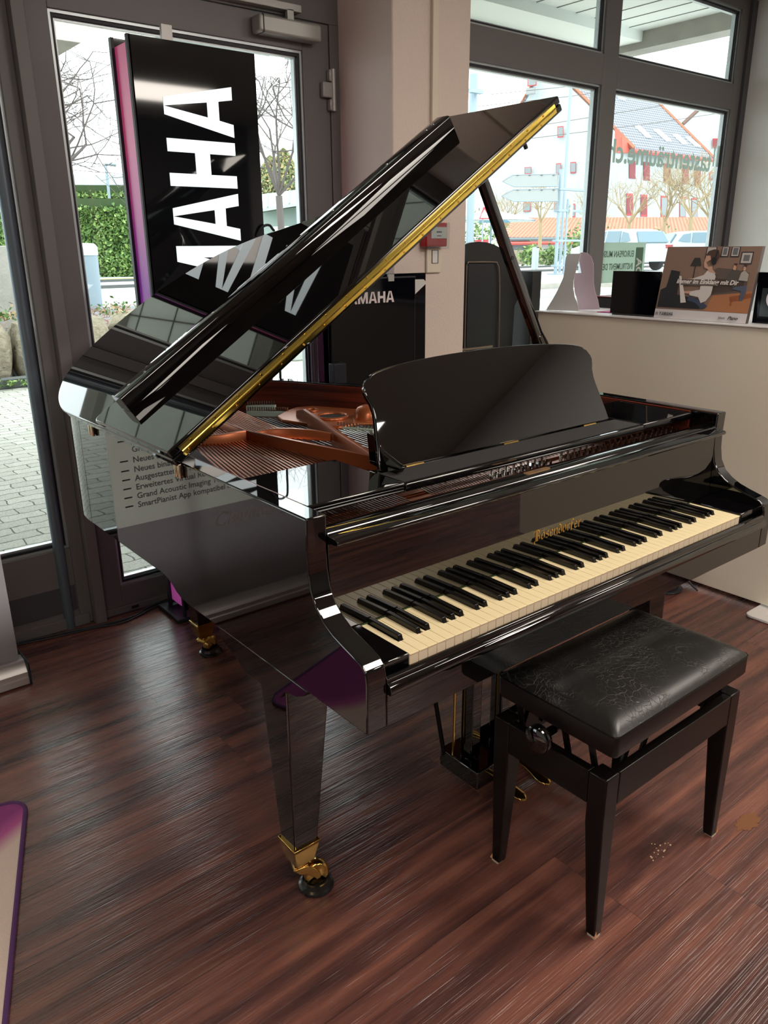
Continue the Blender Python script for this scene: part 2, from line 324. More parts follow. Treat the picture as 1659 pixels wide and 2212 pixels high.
MB().box(x0+.028, x1-.008, 1.649, 1.653, zb+.034, zb+.080).build('press_panel', mat('label_white', srgb(232, 226, 222), .4), cp)
mk = MB(); xm = (x0+.028+x1-.008)/2; zm = zb+.060
for s_ in (-1, 1):
    mk.prism([Vector((xm+s_*.004, 1.6485, zm)), Vector((xm+s_*.010, 1.6485, zm+.005)), Vector((xm+s_*.010, 1.6485, zm-.005))], (0, 0, 0), (0, -.0006, 0))
    mk.box(xm+s_*.009, xm+s_*.016, 1.648, 1.6488, zm-.0015, zm+.0015)
mk.lathe([(.0035, -.0006), (.0035, 0)], (xm, 1.6488, zm), 12, 'y'); mk.box(xm-.013, xm+.013, 1.648, 1.6488, zm-.017, zm-.014)
mk.build('press_symbol', GASK, cp)
MB().box(x0-.003, x1+.003, 1.642, 1.645, zb-.010, zt).build('clear_cover', GLASS, cp)
sw = empty('wall_plate', (1.62, 1.695, 1.25), 'cream wall plate with small inset display window below the fire call point', 'switch plate')
IV = mat('ivory_plastic', srgb(226, 214, 196), .45)
a = at(918, 590, 'y', 1.695); b = at(950, 538, 'y', 1.695)
MB().box(a.x, b.x, 1.683, 1.6955, a.z, b.z+.004).build('plate', IV, sw, bevel=.004)
MB().box(a.x+.028, a.x+.066, 1.681, 1.6835, a.z+.040, a.z+.096).build('display_recess', GASK, sw)
MB().box(a.x+.030, a.x+.060, 1.6795, 1.6815, a.z+.042, a.z+.094).build('display_card', mat('card_white', srgb(226, 222, 220), .6), sw)

# ================================================================== roll-up banner (left)
bn = empty('roll_up_banner', (-.74, 1.745, 0), 'white roll-up banner with text facing the street, beside the left window', 'banner')
BX0, BX1 = -1.17, -.318

def film(name, col, tr=.5):
    """thin sheet that lets daylight through"""
    m = bpy.data.materials.new(name); m.use_nodes = True; nt = m.node_tree; nt.nodes.clear(); out = nt.nodes.new('ShaderNodeOutputMaterial'); d = nt.nodes.new('ShaderNodeBsdfDiffuse'); t = nt.nodes.new('ShaderNodeBsdfTranslucent'); x = nt.nodes.new('ShaderNodeMixShader')
    d.inputs[0].default_value = col; t.inputs[0].default_value = col; x.inputs[0].default_value = tr; nt.links.new(d.outputs[0], x.inputs[1]); nt.links.new(t.outputs[0], x.inputs[2]); nt.links.new(x.outputs[0], out.inputs[0]); MATS[name] = m; return m
BANW = film('banner_film_light', srgb(240, 228, 214), .75); BANG = film('banner_film_mauve', srgb(168, 152, 152), .7)
MB().add([(BX0, 1.743, .085), (BX1, 1.743, .085), (BX1, 1.743, .48), (BX0, 1.743, .48)], [(0, 1, 2, 3)]).build('lower_film', BANG, bn)
MB().add([(BX0, 1.743, .48), (BX1, 1.743, .48), (BX1, 1.743, 2.02), (BX0, 1.743, 2.02)], [(0, 1, 2, 3)]).build('upper_film', BANW, bn)
MB().box(BX0-.005, BX1+.005, 1.733, 1.753, 2.015, 2.045).build('top_rail', ALU, bn, bevel=.004)
prof = [(1.690, .006), (1.690, .030), (1.694, .034), (1.694, .050), (1.700, .058), (1.712, .078), (1.728, .088), (1.772, .088), (1.800, .070), (1.806, .030), (1.806, .006)]
MB().prism([Vector((0, y, z)) for y, z in prof], (BX0-.02, 0, 0), (BX1+.012, 0, 0)).build('base_cassette', mat('brushed_aluminium', srgb(205, 200, 198), .28, .75), bn, bevel=.0015)
MB().box(BX1+.012, BX1+.020, 1.688, 1.808, .0, .090).build('end_cap', GASK, bn, bevel=.003)
MB().box(BX0-.028, BX0-.020, 1.688, 1.808, .0, .090).build('end_cap', GASK, bn, bevel=.003)
tx = MB(); INK = mat('printed_ink_grey', srgb(96, 84, 92), .7)
lines = [('–', 'Natürliches Spielgefühl dank', .792), ('', 'GrandTouch-Tastatur', .757), ('–', 'Neues Sample für Konzertflügel', .718), ('–', 'Neues binaurales Sampling', .682), ('–', 'Ausgestattet mit neuem Folientaster', .648),
         ('–', 'Erweitertes Virtual Resonance Modeling', .614), ('–', 'Grand Acoustic Imaging Technologie', .580), ('–', 'SmartPianist App kompatibel mit allen Modellen', .546)]
for d, t, z in lines:   # printed for the street, so mirrored from inside
    if d: tx.box(BX1-.070, BX1-.040, 1.7405, 1.7418, z+.007, z+.012)
    put_text(tx, t, .031, (BX1-.088, 1.7416, z), (-1, 0, 0), (0, 0, 1), bold=.0003)
tx.build('printed_lines', INK, bn)
lg = MB(); put_text(lg, 'Clavinova', .085, (-.70, 1.7416, .395), (-1, 0, 0), (0, 0, 1), shear=.35, bold=.0005); lg.build('printed_name', film('printed_ink_pale', srgb(250, 244, 240), .8), bn)
for x in (-.62,):
    MB().tube([(x, 1.775, .08), (x, 1.762, 2.02)], .009, 8).build('support_pole', GASK, bn)
# black cable along the foot of the glass front
cpts = [(-1.3, 2.02, .006), (-.7, 2.03, .006), (-.30, 2.036, .006), (-.134, 2.018, .006), (.022, 1.985, .006), (.12, 1.968, .006), (.19, 1.972, .006), (.27, 2.015, .006), (.352, 2.03, .006), (.40, 2.03, .006)]
def smooth_path(pts, n=6):
    P = [Vector(p) for p in pts]; out = []
    for i in range(len(P)-1):
        p0, p1, p2, p3 = P[max(i-1, 0)], P[i], P[i+1], P[min(i+2, len(P)-1)]
        for k in range(n):
            t = k/n; out.append(.5*((2*p1)+(-p0+p2)*t+(2*p0-5*p1+4*p2-p3)*t*t+(-p0+3*p1-3*p2+p3)*t**3))
    out.append(P[-1]); return out
cb = empty('power_cable', (.0, 1.99, 0), 'black power cable lying on the floor below the glass front', 'cable')
MB().tube(smooth_path(cpts), .0045, 8).build('cable_run', GASK, cb, smooth=True)
MB().tube(smooth_path([(p[0], p[1]-.012-(.01 if i % 2 else 0), .0052) for i, p in enumerate(cpts)]), .0036, 8).build('cable_run', GASK, cb, smooth=True)
# ================================================================== tall light box sign
sg = empty('light_box_sign', (.575, 1.875, 0), 'tall black upright light box with lit white YAMAHA letters before the glass door', 'sign')
SGB = mat('black_acrylic', (.006, .007, .009, 1), .04, ior=1.6)
MB().box(.338, .812, 1.800, 1.812, .045, 2.122).build('front_panel', SGB, sg, bevel=.002)
MB().box(.338, .812, 1.940, 1.952, .030, 2.135).build('rear_panel', SGB, sg, bevel=.002)
def pink_mat():
    m = bpy.data.materials.new('pink_violet_film'); m.use_nodes = True; nt = m.node_tree; N = nt.nodes.new; L = nt.links.new; b = nt.nodes['Principled BSDF']
    tc = N('ShaderNodeTexCoord'); mp = N('ShaderNodeMapping'); mp.inputs['Scale'].default_value = (1, 2.5, .9); L(tc.outputs['Object'], mp.inputs[0])
    n1 = N('ShaderNodeTexNoise'); n1.inputs['Scale'].default_value = 2.2; n1.inputs['Detail'].default_value = 1; n1.inputs['Distortion'].default_value = 1.5; L(mp.outputs[0], n1.inputs['Vector'])
    s_ = N('ShaderNodeSeparateXYZ'); L(tc.outputs['Object'], s_.inputs[0]); mr = N('ShaderNodeMapRange'); mr.inputs['From Min'].default_value = .2; mr.inputs['From Max'].default_value = 2.1; L(s_.outputs['Z'], mr.inputs['Value'])
    n = N('ShaderNodeMath'); n.operation = 'MULTIPLY_ADD'; L(n1.outputs['Fac'], n.inputs[0]); n.inputs[1].default_value = .3; L(mr.outputs[0], n.inputs[2])
    cr = N('ShaderNodeValToRGB'); e = cr.color_ramp.elements; e[0].position = .3; e[0].color = srgb(206, 92, 180); e[1].position = 1.0; e[1].color = srgb(222, 84, 140)
    x = e.new(.55); x.color = srgb(212, 84, 150); x = e.new(.70); x.color = srgb(150, 54, 178); x = e.new(.86); x.color = srgb(196, 76, 160)
    L(n.outputs[0], cr.inputs[0]); L(cr.outputs[0], b.inputs['Base Color']); L(cr.outputs[0], b.inputs['Emission Color']); b.inputs['Emission Strength'].default_value = .22; b.inputs['Roughness'].default_value = .4; return m
PINK = pink_mat()
MB().box(.345, .805, 1.814, 1.938, .05, 2.105).build('lit_core', PINK, sg)
MB().box(.334, .345, 1.80, 1.815, .02, 2.122).build('edge_profile', GASK, sg); MB().box(.334, .345, 1.935, 1.955, .02, 2.135).build('edge_profile', GASK, sg)
LTX0, LTX1 = .442, .707
hz = LTX1-LTX0
# letters lie on their side: tops to the left, the word reads upwards
LSC = .192
word = 'YAMAHA'; gap = .018
total = sum(GLYPH[c][0]*LSC+gap for c in word)-gap
lt2 = MB(); block_word(lt2, word, (LTX1, 1.800, 2.003-total), (0, 0, 1), (-1, 0, 0), hz, LSC, gap, .0015)
lt2.build('lit_letters', mat('lit_white_acrylic', srgb(235, 245, 246), .3, emit=(.82, .95, 1.0, 1), es=.75), sg)
MB().box(.30, .86, 1.79, 1.99, .0, .018).build('foot_plate', GASK, sg, bevel=.004)
MB().box(.52, .56, 1.93, 1.945, 2.12, 2.20).build('top_clip', SILV, sg)
MB().tube(smooth_path([(.775, 1.795, 1.50), (.80, 1.785, 1.535), (.84, 1.79, 1.53), (.86, 1.80, 1.44), (.85, 1.80, .9)]), .005, 8).build('supply_lead', GASK, sg, smooth=True)
# ================================================================== rug
def rug():
    rg = empty('rug', (-.9, .4, 0), 'purple and cream printed rug with whipped violet edge on the wooden floor', 'rug')
    # corner near the piano, edges as seen: one towards the wall side, one towards the camera
    A = Vector((-.492, 1.055, 0)); d1_ = Vector((-.95, .30, 0)).normalized(); d1_ = (Vector((-.66, 1.125, 0))-A).normalized(); d2_ = (Vector((-.72, .382, 0))-A).normalized()
    d1_ = Vector((d2_.y, -d2_.x, 0)); 
    if d1_.x > 0: d1_ = -d1_
    Lx, Ly = 1.5, 2.2; r = .045
    def outline(ins, z):
        pts = []
        cs = [(ins, ins, 180, 270), (Lx-ins, ins, 270, 360), (Lx-ins, Ly-ins, 0, 90), (ins, Ly-ins, 90, 180)]
        for (cx, cy, a0, a1) in cs:
            sx = 1 if cx < Lx/2 else -1; sy = 1 if cy < Ly/2 else -1
            for (u, v) in arc(cx+sx*r, cy+sy*r, r, a0, a1, 6): pts.append(A+d1_*u+d2_*v+Vector((0, 0, z)))
        return pts
    MB().prism(outline(.004, 0), (0, 0, .001), (0, 0, .008)).build('pile', rug_mat(A, d1_, d2_), rg)
    MB().tube(outline(.004, .006)+[outline(.004, .006)[0]], .0062, 8).build('whipped_edge', mat('violet_yarn', srgb(92, 52, 104), .9, bump=(500, .9, .002)), rg, smooth=True)
def rug_mat(A, u, v):
    m = bpy.data.materials.new('rug_print'); m.use_nodes = True; nt = m.node_tree; N = nt.nodes.new; L = nt.links.new; b = nt.nodes['Principled BSDF']
    g = N('ShaderNodeNewGeometry')
    n = N('ShaderNodeTexNoise'); n.inputs['Scale'].default_value = 2.6; n.inputs['Detail'].default_value = 1.5; L(g.outputs['Position'], n.inputs['Vector'])
    dt = N('ShaderNodeVectorMath'); dt.operation = 'DOT_PRODUCT'; L(g.outputs['Position'], dt.inputs[0]); q = (v*.9-u*.75); dt.inputs[1].default_value = q
    ad = N('ShaderNodeMath'); ad.operation = 'ADD'; L(dt.outputs['Value'], ad.inputs[0]); ad.inputs[1].default_value = -(A.dot(q))-.10
    mu = N('ShaderNodeMath'); mu.operation = 'MULTIPLY_ADD'; L(ad.outputs[0], mu.inputs[0]); mu.inputs[1].default_value = 5.0; 
    nm = N('ShaderNodeMath'); nm.operation = 'MULTIPLY'; L(n.outputs['Fac'], nm.inputs[0]); nm.inputs[1].default_value = .8; L(nm.outputs[0], mu.inputs[2])
    cr = N('ShaderNodeValToRGB'); e = cr.color_ramp.elements; e[0].position = .1; e[0].color = srgb(150, 62, 128); e[1].position = .62; e[1].color = srgb(226, 200, 186); x = e.new(.35); x.color = srgb(190, 92, 150)
    L(mu.outputs[0], cr.inputs[0]); L(cr.outputs[0], b.inputs['Base Color']); b.inputs['Roughness'].default_value = .95
    n2 = N('ShaderNodeTexNoise'); n2.inputs['Scale'].default_value = 420; L(g.outputs['Position'], n2.inputs['Vector']); bp = N('ShaderNodeBump'); bp.inputs['Strength'].default_value = .7; bp.inputs['Distance'].default_value = .003
    L(n2.outputs['Fac'], bp.inputs['Height']); L(bp.outputs[0], b.inputs['Normal']); return m
rug()
# ================================================================== grand piano (x along the keys, y towards the tail)
gp = empty('grand_piano', (.626, .8, 0), 'black polished grand piano with lid open and front flap folded back', 'grand piano')
XL, XR, RT_, HT = -.117, 1.368, .046, .987
GROOVE = mat('black_edge', (.004, .004, .004, 1), .2)
MAHO = wood_mat('mahogany_inner_rim', srgb(70, 28, 20), srgb(122, 52, 36), (2, 2, 60), .32)
PLATE = mat('bronze_painted_plate', srgb(176, 98, 58), .30, .5, bump=(300, .08, .0006))
arm = [(-.020, .618), (-.021, .725), (-.017, .745), (-.004, .757), (.018, .764), (.05, .773), (.08, .783), (.107, .797), (.130, .816), (.146, .844), (.153, .880), (.155, .92), (.153, HT)]
def side_outline():
    low = [(1.372, .650), (.87, .650), (.835, .648), (.80, .638), (.775, .624), (.745, .615), (.70, .612), (.5, .614)]
    return arm + [(1.372, HT)] + low
for nm, x0, x1 in (('left_side', XL, XL+RT_), ('right_side', XR-RT_, XR)):
    pts = side_outline()
    if nm == 'right_side': pts = arm + [(.84, HT), (.84, .650), (.80, .638), (.775, .624), (.745, .615), (.70, .612), (.5, .614)]
    MB().prism([Vector((0, y, z)) for y, z in pts], (x0, 0, 0), (x1, 0, 0)).build(nm, BLK, gp, bevel=.0035, seg=3)
# curved rim: lid outline is derived from the same path
rimpath = [(-.117, 1.370), (-.116, 1.42), (-.107, 1.48), (-.085, 1.55), (-.050, 1.62), (-.005, 1.675), (.055, 1.715), (.125, 1.742), (.21, 1.758), (.30, 1.763), (.39, 1.756), (.48, 1.735), (.57, 1.695),
           (.65, 1.640), (.715, 1.57), (.765, 1.49), (.805, 1.40), (.845, 1.31), (.895, 1.22), (.96, 1.145), (1.05, 1.085), (1.15, 1.045), (1.24, 1.01), (1.31, .965), (1.350, .91), (1.366, .86), (1.368, .838)]
def offset(path, d):
    out = []
    for i, p in enumerate(path):
        a = path[max(i-1, 0)]; b = path[min(i+1, len(path)-1)]; tx, ty = b[0]-a[0], b[1]-a[1]; l = math.hypot(tx, ty); out.append((p[0]+ty/l*d, p[1]-tx/l*d))
    return out
def dense(path, n=4):
    q = smooth_path([(a, b, 0) for a, b in path], n); return [(v.x, v.y) for v in q]
rp = dense(rimpath); rin = offset(rp, RT_)
MB().loft([[Vector((a[0], a[1], .650)), Vector((a[0], a[1], HT)), Vector((b[0], b[1], HT)), Vector((b[0], b[1], .650))] for a, b in zip(rp, rin)]).build('curved_rim', BLK, gp, bevel=.003, seg=2, angle=30)
# inner mahogany lining
full_in = [(XL+RT_, .24)] + [(XL+RT_, y) for y in (.5, .8, 1.1, 1.34)] + offset(rp, RT_)[3:-1] + [(XR-RT_, .80), (XR-RT_, .5), (XR-RT_, .24)]
fin2 = offset(full_in, .007)
MB().loft([[Vector((a[0], a[1], .86)), Vector((a[0], a[1], HT-.004)), Vector((b[0], b[1], HT-.004)), Vector((b[0], b[1], .86))] for a, b in zip(full_in, fin2)]).build('inner_lining', MAHO, gp, smooth=True)
# underside / bottom boards and key bed
MB().box(XL+RT_, XR-RT_, .0, .50, .618, .640).build('key_bed', BLKS, gp)
MB().prism([Vector((x, y, 0)) for x, y in full_in], (0, 0, .672), (0, 0, .690)).build('soundboard', wood_mat('spruce_soundboard', srgb(180, 140, 90), srgb(206, 168, 116), (60, 2, 2), .4), gp)
for k, x in enumerate((.18, .55, .92, 1.2)): MB().box(x-.04, x+.04, .50, 1.15 if k > 1 else 1.6, .652, .672).build('beam', BLKS, gp)
# front rail under the keys, with the beaded key slip
MB().box(XL+RT_, XR-RT_, -.020, .012, .618, .688).build('front_rail', BLK, gp, bevel=.002)
slip = [(.012, .686), (-.030, .686), (-.033, .692), (-.033, .700), (-.029, .706), (-.024, .708), (-.022, .712), (-.022, .716), (-.018, .7205), (-.012, .7205), (-.009, .717), (-.006, .714), (-.003, .700), (.012, .700)]
MB().prism([Vector((0, y, z)) for y, z in slip], (XL+RT_, 0, 0), (XR-RT_, 0, 0)).build('key_slip', BLK, gp, bevel=.001, seg=2)
for x0, x1 in ((XL+RT_, -.002), (1.224, XR-RT_)):
    MB().box(x0, x1, -.003, .150, .70, .7395).build('key_block', BLK, gp, bevel=.003)
# keys: 52 white, 36 black
IVR = mat('key_ivory', srgb(250, 232, 186), .22, ior=1.5); IVF = mat('key_front', srgb(226, 206, 178), .45)
EBO = mat('key_ebony', (.004, .0035, .0035, 1), .2, ior=1.45)
HK = .735; KW = 1.222/52
names = 'ABCDEFG'; blk_after = {'A': .55, 'C': .42, 'D': .58, 'F': .40, 'G': .50}
white_me = None
blacks = []
for i in range(52):
    nm = names[i % 7]
    x0, x1 = i*KW+.0006, (i+1)*KW-.0006
    # notches for the black keys on either side
    l = .0; r = .0
    if i > 0 and names[(i-1) % 7] in blk_after: l = .0137*(1-blk_after[names[(i-1) % 7]])
    if i < 51 and nm in blk_after: r = .0137*blk_after[nm]; blacks.append((i+1)*KW+(blk_after[nm]-.5)*.0137*0+(blk_after[nm]-.5)*.006)
    mb = MB(); pts = [(x0, -.001), (x1, -.001), (x1, .0500), (x1-r, .0502), (x1-r, .149), (x0+l, .149), (x0+l, .0502), (x0, .0500)]
    mb.prism([Vector((x, y, 0)) for x, y in pts], (0, 0, HK-.0028), (0, 0, HK))
    mb.cur = 1; mb.prism([Vector((x, y+(.0012 if y < 0 else 0), 0)) for x, y in pts], (0, 0, HK-.024), (0, 0, HK-.0028))
    mb.build('white_key', [IVR, IVF], gp, bevel=.0006, seg=2)
for xc in blacks:
    a, b = .0052, .0069; z0, z1 = HK-.012, HK+.0115; yf, yf1, yb = .0495, .0545, .149
    mb = MB()
    mb.add([(xc-b, yf-.001, z0), (xc+b, yf-.001, z0), (xc+b, yb, z0), (xc-b, yb, z0), (xc-a, yf1+.001, z1-.0012), (xc+a, yf1+.001, z1-.0012), (xc+a, yb, z1), (xc-a, yb, z1)],
           [(0, 3, 2, 1), (4, 5, 6, 7), (0, 1, 5, 4), (1, 2, 6, 5), (2, 3, 7, 6), (3, 0, 4, 7)])
    mb.build('black_key', EBO, gp, bevel=.0013, seg=3)
# fallboard with moulded top and gold lettering
FBT = math.tan(math.radians(1.0))
fb = [(.1500, .7375), (.1500+.19*FBT, .926), (.146, .928), (.124, .930), (.121, .934), (.1215, .939), (.126, .9415), (.150, .9435), (.153, .944), (.155, .947), (.158, .9495), (.164, .9515), (.175, .9525), (.192, .9520), (.198, .949), (.199, .940), (.180, .80), (.175, .7375)]
fbo = MB().prism([Vector((0, y, z)) for y, z in fb], (XL+RT_+.001, 0, 0), (XR-RT_-.001, 0, 0)).build('fallboard', BLK, gp, bevel=.0018, seg=3)
MB().box(0, 1.222, .1485, .1500, HK-.006, HK+.0025).build('green_felt', mat('green_felt', srgb(52, 70, 32), .95), gp)
nm_ = MB(); wl_ = sum(NIB[c][0]+.16 for c in 'BOsendorfer')
nib_word(nm_, 'BOsendorfer', (.524, .1503+.048*FBT-.0008, .7855), (1, 0, 0), (0, FBT, 1), .0170, .180/wl_, .16)
nm_.build('gold_lettering', mat('gold_leaf', srgb(230, 186, 110), .3, 1), gp)
# small brass plate on the fallboard top
pp = []
for cx, a0 in ((.512, 90), (.582, 270)):
    pp += [Vector((cx+.009*math.cos(math.radians(a0+k*30)),   .1735+.008*math.sin(math.radians(a0+k*30)), 0)) for k in range(7)]
pl = MB().prism(pp, (0, 0, .9515), (0, 0, .9532)).build('maker_plate', mat('satin_brass_plate', srgb(204, 160, 110), .35, .8), gp)
MB().box(.540, .560, .1695, .1775, .9532, .9536).build('engraving', mat('plate_print', srgb(90, 80, 78), .5), pl)
# side trays and the rail that carries the music desk
for x0, x1 in ((XL+RT_+.006, .186), (1.062, XR-RT_-.006)):
    MB().box(x0, x1, .229, .486, .960, .981).build('side_tray', BLK, gp, bevel=.004, seg=3)
MB().box(.186, 1.062, .226, .36, .960, .9785).build('desk_rail', BLK, gp, bevel=.004, seg=3)
MB().box(.19, 1.058, .238, .322, .9785, .980).build('felt_strip', mat('black_felt', srgb(44, 42, 42), .95, bump=(900, .6, .001)), gp)
# music desk
tt = math.radians(22); DYB, DZB = .333, .976
def desk_pt(x, h, o=0): return Vector((x, DYB+h*math.sin(tt)-o*math.cos(tt)*-1, DZB+h*math.cos(tt)-o*math.sin(tt)))
hw = [(.424, 0), (.419, .03), (.411, .07), (.404, .105), (.401, .128), (.403, .150), (.410, .168), (.413, .180), (.410, .192), (.398, .208), (.388, .2125)]
cxd = .6265; dk = [(cxd+a, h) for a, h in hw] + [(cxd+.388*math.cos(PI*k/20), .2125+.0335*math.sin(PI*k/20)**1.0*1) for k in range(1, 20)] + [(cxd-a, h) for a, h in hw[::-1]]
md_ = MB().prism([desk_pt(x, h+.004) for x, h in dk], (0, 0, 0), (0, .012*math.cos(tt), -.012*math.sin(tt))).build('music_desk', BLK, gp, bevel=.003, seg=3)
for x in (.30, .626, .95):
    MB().tube([(x-.027, DYB-.004, DZB+.003), (x+.027, DYB-.004, DZB+.003)], .003, 8).build('desk_hinge', BRASS, md_)
for s_ in (-1, 1):
    xx = cxd+s_*.405
    MB().prism([Vector((xx-.006, y, z)) for y, z in ((.335, .976), (.30, .981), (.285, .985), (.275, .998), (.29, 1.003), (.345, 1.02), (.375, 1.055), (.40, 1.055), (.39, .985))], (0, 0, 0), (.012, 0, 0)).build('desk_bracket', BLK, gp, bevel=.002) if s_ < 0 else None
# ---- cast plate, strings, pins
inner = offset(full_in, .012)
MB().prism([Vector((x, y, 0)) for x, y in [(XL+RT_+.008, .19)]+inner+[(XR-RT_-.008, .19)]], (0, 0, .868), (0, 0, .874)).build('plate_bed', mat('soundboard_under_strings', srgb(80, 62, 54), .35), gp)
def strut(pts, wd, z0, z1, mb=None):
    """raised iron bar following pts (x,y,top z)"""
    mb = mb or MB(); rings = []
    for i, p in enumerate(pts):
        a = pts[max(i-1, 0)]; b = pts[min(i+1, len(pts)-1)]; tx, ty = b[0]-a[0], b[1]-a[1]; l = math.hypot(tx, ty); nx, ny = ty/l*wd/2, -tx/l*wd/2
        zt = p[2] if len(p) > 2 else z1
        rings.append([Vector((p[0]+nx*1.3, p[1]+ny*1.3, z0)), Vector((p[0]+nx, p[1]+ny, zt-.003)), Vector((p[0]+nx*.7, p[1]+ny*.7, zt)), Vector((p[0]-nx*.7, p[1]-ny*.7, zt)), Vector((p[0]-nx, p[1]-ny, zt-.003)), Vector((p[0]-nx*1.3, p[1]-ny*1.3, z0))])
    return mb.loft(rings)
strut([(.263, 1.23), (.261, 1.14), (.257, 1.03), (.300, .80), (.352, .544), (.372, .47)], .013, .885, .947).build('plate_strut', PLATE, gp, smooth=True)
strut([(.578, 1.25, .93), (.559, 1.182, .947), (.47, .90, .947), (.380, .61, .947), (.352, .50, .94)], .014, .885, .947).build('plate_strut', PLATE, gp, smooth=True)
strut([(1.02, 1.06), (.80, .47)], .014, .885, .947).build('plate_strut', PLATE, gp, smooth=True)
strut([(.06, 1.10, .944), (.173, 1.036, .947), (.256, 1.033, .947)], .014, .915, .947).build('plate_brace', PLATE, gp, smooth=True)
strut([(.262, 1.02, .94), (.303, 1.016, .944), (.340, .995, .947), (.374, .967, .947), (.415, .915, .944), (.445, .867, .938)], .014, .915, .947).build('plate_brace', PLATE, gp, smooth=True)
# flat web of the plate around the sound holes
web = [(.500, 1.235), (.52, 1.30), (.60, 1.36), (.66, 1.39), (.72, 1.37), (.78, 1.26), (.83, 1.17), (.93, 1.10), (.88, 1.02), (.80, .985), (.72, .99), (.66, 1.03), (.585, 1.02), (.54, 1.10)]
MB().prism([Vector((x, y, 0)) for x, y in web], (0, 0, .898), (0, 0, .912)).build('plate_web', PLATE, gp, bevel=.006, seg=3)
def torus(cx, cy, cz, R, r, sx=1, n=32):
    mb = MB(); rings = []
    for k in range(n):
        a = 2*PI*k/n; rings.append([Vector((cx+(R+r*math.cos(2*PI*j/10))*math.cos(a)*sx, cy+(R+r*math.cos(2*PI*j/10))*math.sin(a), cz+r*math.sin(2*PI*j/10))) for j in range(10)])
    rings.append(rings[0]); return mb.loft(rings, True, False)
torus(.652, 1.155, .914, .052, .007).build('sound_hole_ring', PLATE, gp, smooth=True)
MB().lathe([(.050, 0), (.050, .0015)], (.652, 1.155, .9125), 28).build('hole_shade_disc', mat('hole_shade', srgb(26, 14, 10), .8), gp)  # no opening here: dark disc coloured as the shade inside the hole
torus(.662, 1.292, .914, .022, .005).build('sound_hole_ring', PLATE, gp, smooth=True)
MB().lathe([(.0, .958), (.018, .956), (.035, .948), (.046, .93), (.05, .905), (.05, .90)][::-1], (.735, 1.065, 0), 20).build('plate_boss', PLATE, gp, smooth=True)
# front bridge of the plate over the tuning pins and pin field
MB().box(XL+RT_+.008, XR-RT_-.008, .345, .372, .874, .902).build('agraffe_bar', PLATE, gp, bevel=.004)
STL = mat('steel_string', srgb(205, 205, 205), .22, 1); COP = mat('copper_string', srgb(206, 140, 112), .28, .95); NIC = mat('nickel_pin', srgb(215, 215, 212), .15, 1)
FELT = mat('felt_pale_green', srgb(188, 206, 190), .95)
def cyl_between(a, b, r, n=6): return MB().tube([a, b], r, n, False)
pins = MB(); nstr = 0
# bass: copper wound, fanning to the tail
for i in range(30):
    t = i/29; xa = -.050+t*.385; a = Vector((xa, .36, .908)); b = Vector((.135+t*.30, 1.24+t*.20-max(0, t-.8)*.1, .925))
    cyl_between(a, b, .0026-.0008*t, 6).build('bass_string', COP, gp, smooth=True); nstr += 1
# tenor and treble: steel, from the pins straight back under the bass
for i in range(62):
    t = i/61; xa = .34+t*.93; ln = .98*(1-t)**1.25+.10; a = Vector((xa, .36, .903)); b = Vector((xa+(-.10+.06*t)*ln+(.20*(1-t)**2), .36+ln, .903))
    cyl_between(a, b, .0009, 5).build('steel_string', STL, gp, smooth=True); nstr += 1
# felt-bushed bridge pins and hitch pins seen at the back
for (xa, ya, xb, yb, n) in ((.495, 1.46, .60, 1.35, 18), (.545, 1.55, .63, 1.49, 12), (.585, 1.04, .650, .93, 12)):
    f = MB().prism([Vector((xa, ya, 0)), Vector((xb, yb, 0)), Vector((xb+.012, yb+.008, 0)), Vector((xa+.012, ya+.008, 0))], (0, 0, .89), (0, 0, .907)).build('bridge_rail', FELT, gp)
    m2 = MB()
    for k in range(n):
        t = (k+.5)/n; m2.tube([(xa+(xb-xa)*t+.006, ya+(yb-ya)*t+.004, .905), (xa+(xb-xa)*t+.006, ya+(yb-ya)*t+.004, .922)], .0028, 6)
    m2.build('bridge_pins', NIC, f, smooth=True)
# tuning pins between fallboard and desk rail: three staggered rows, each pin its own part
for i in range(30):
    x = .50+i*.0265
    if .70 < x < .75: continue
    for k, y in enumerate((.246, .264, .282)):
        xx = x+k*.004
        mb = MB().tube([(xx, y, .905), (xx-.001, y-.002, .938)], .0033, 8); mb.lathe([(.0045, .0), (.0047, .006), (.0045, .012)], (xx, y, .914), 8)
        mb.build('tuning_pin', NIC, gp, smooth=True)
# ends of the bass strings visible below the left tray
m2 = MB()
for i in range(34):
    x = -.062+i*.0095
    m2.tube([(x, .205, .909), (x+.006, .36, .909)], .0016, 5)
m2.build('string_tails', STL, gp, smooth=True)
m2 = MB()
for i in range(34):
    x = .30+i*.009; m2.tube([(x, .205, .914), (x+.03, .345, .914)], .0015, 5)
m2.build('string_tails', STL, gp, smooth=True)
MB().box(XL+RT_+.004, XR-RT_-.004, .186, .345, .874, .896).build('pin_block', PLATE, gp, bevel=.003)
MB().box(.695, .745, .20, .345, .896, .906).build('plate_rib', STL, gp, bevel=.003)
# ---- lid
TH = math.radians(33.3); LU = Vector((math.cos(TH), 0, math.sin(TH))); LN = Vector((-math.sin(TH), 0, math.cos(TH))); LO = Vector((-.119, 0, .987)); LT = .0215
def lp(x, y, n=0): return LO+LU*(x+.119)+Vector((0, y, 0))+LN*n     # x = position of the point when the lid is closed
lidpath = offset(rp, -.014)
lid_out = [(-.131, .664)] + [(-.131, y) for y in (.8, 1.0, 1.2)] + lidpath[:-1] + [(1.418, .83), (1.418, .664)]
lid_out = [(x if x < 1.36 else min(1.418, x+.036*min(1, (x-1.30)/.08)), y) for x, y in lid_out]
MB().prism([lp(x, y) for x, y in lid_out], LN*0, LN*LT).build('lid', BLK, gp, bevel=.0045, seg=3)
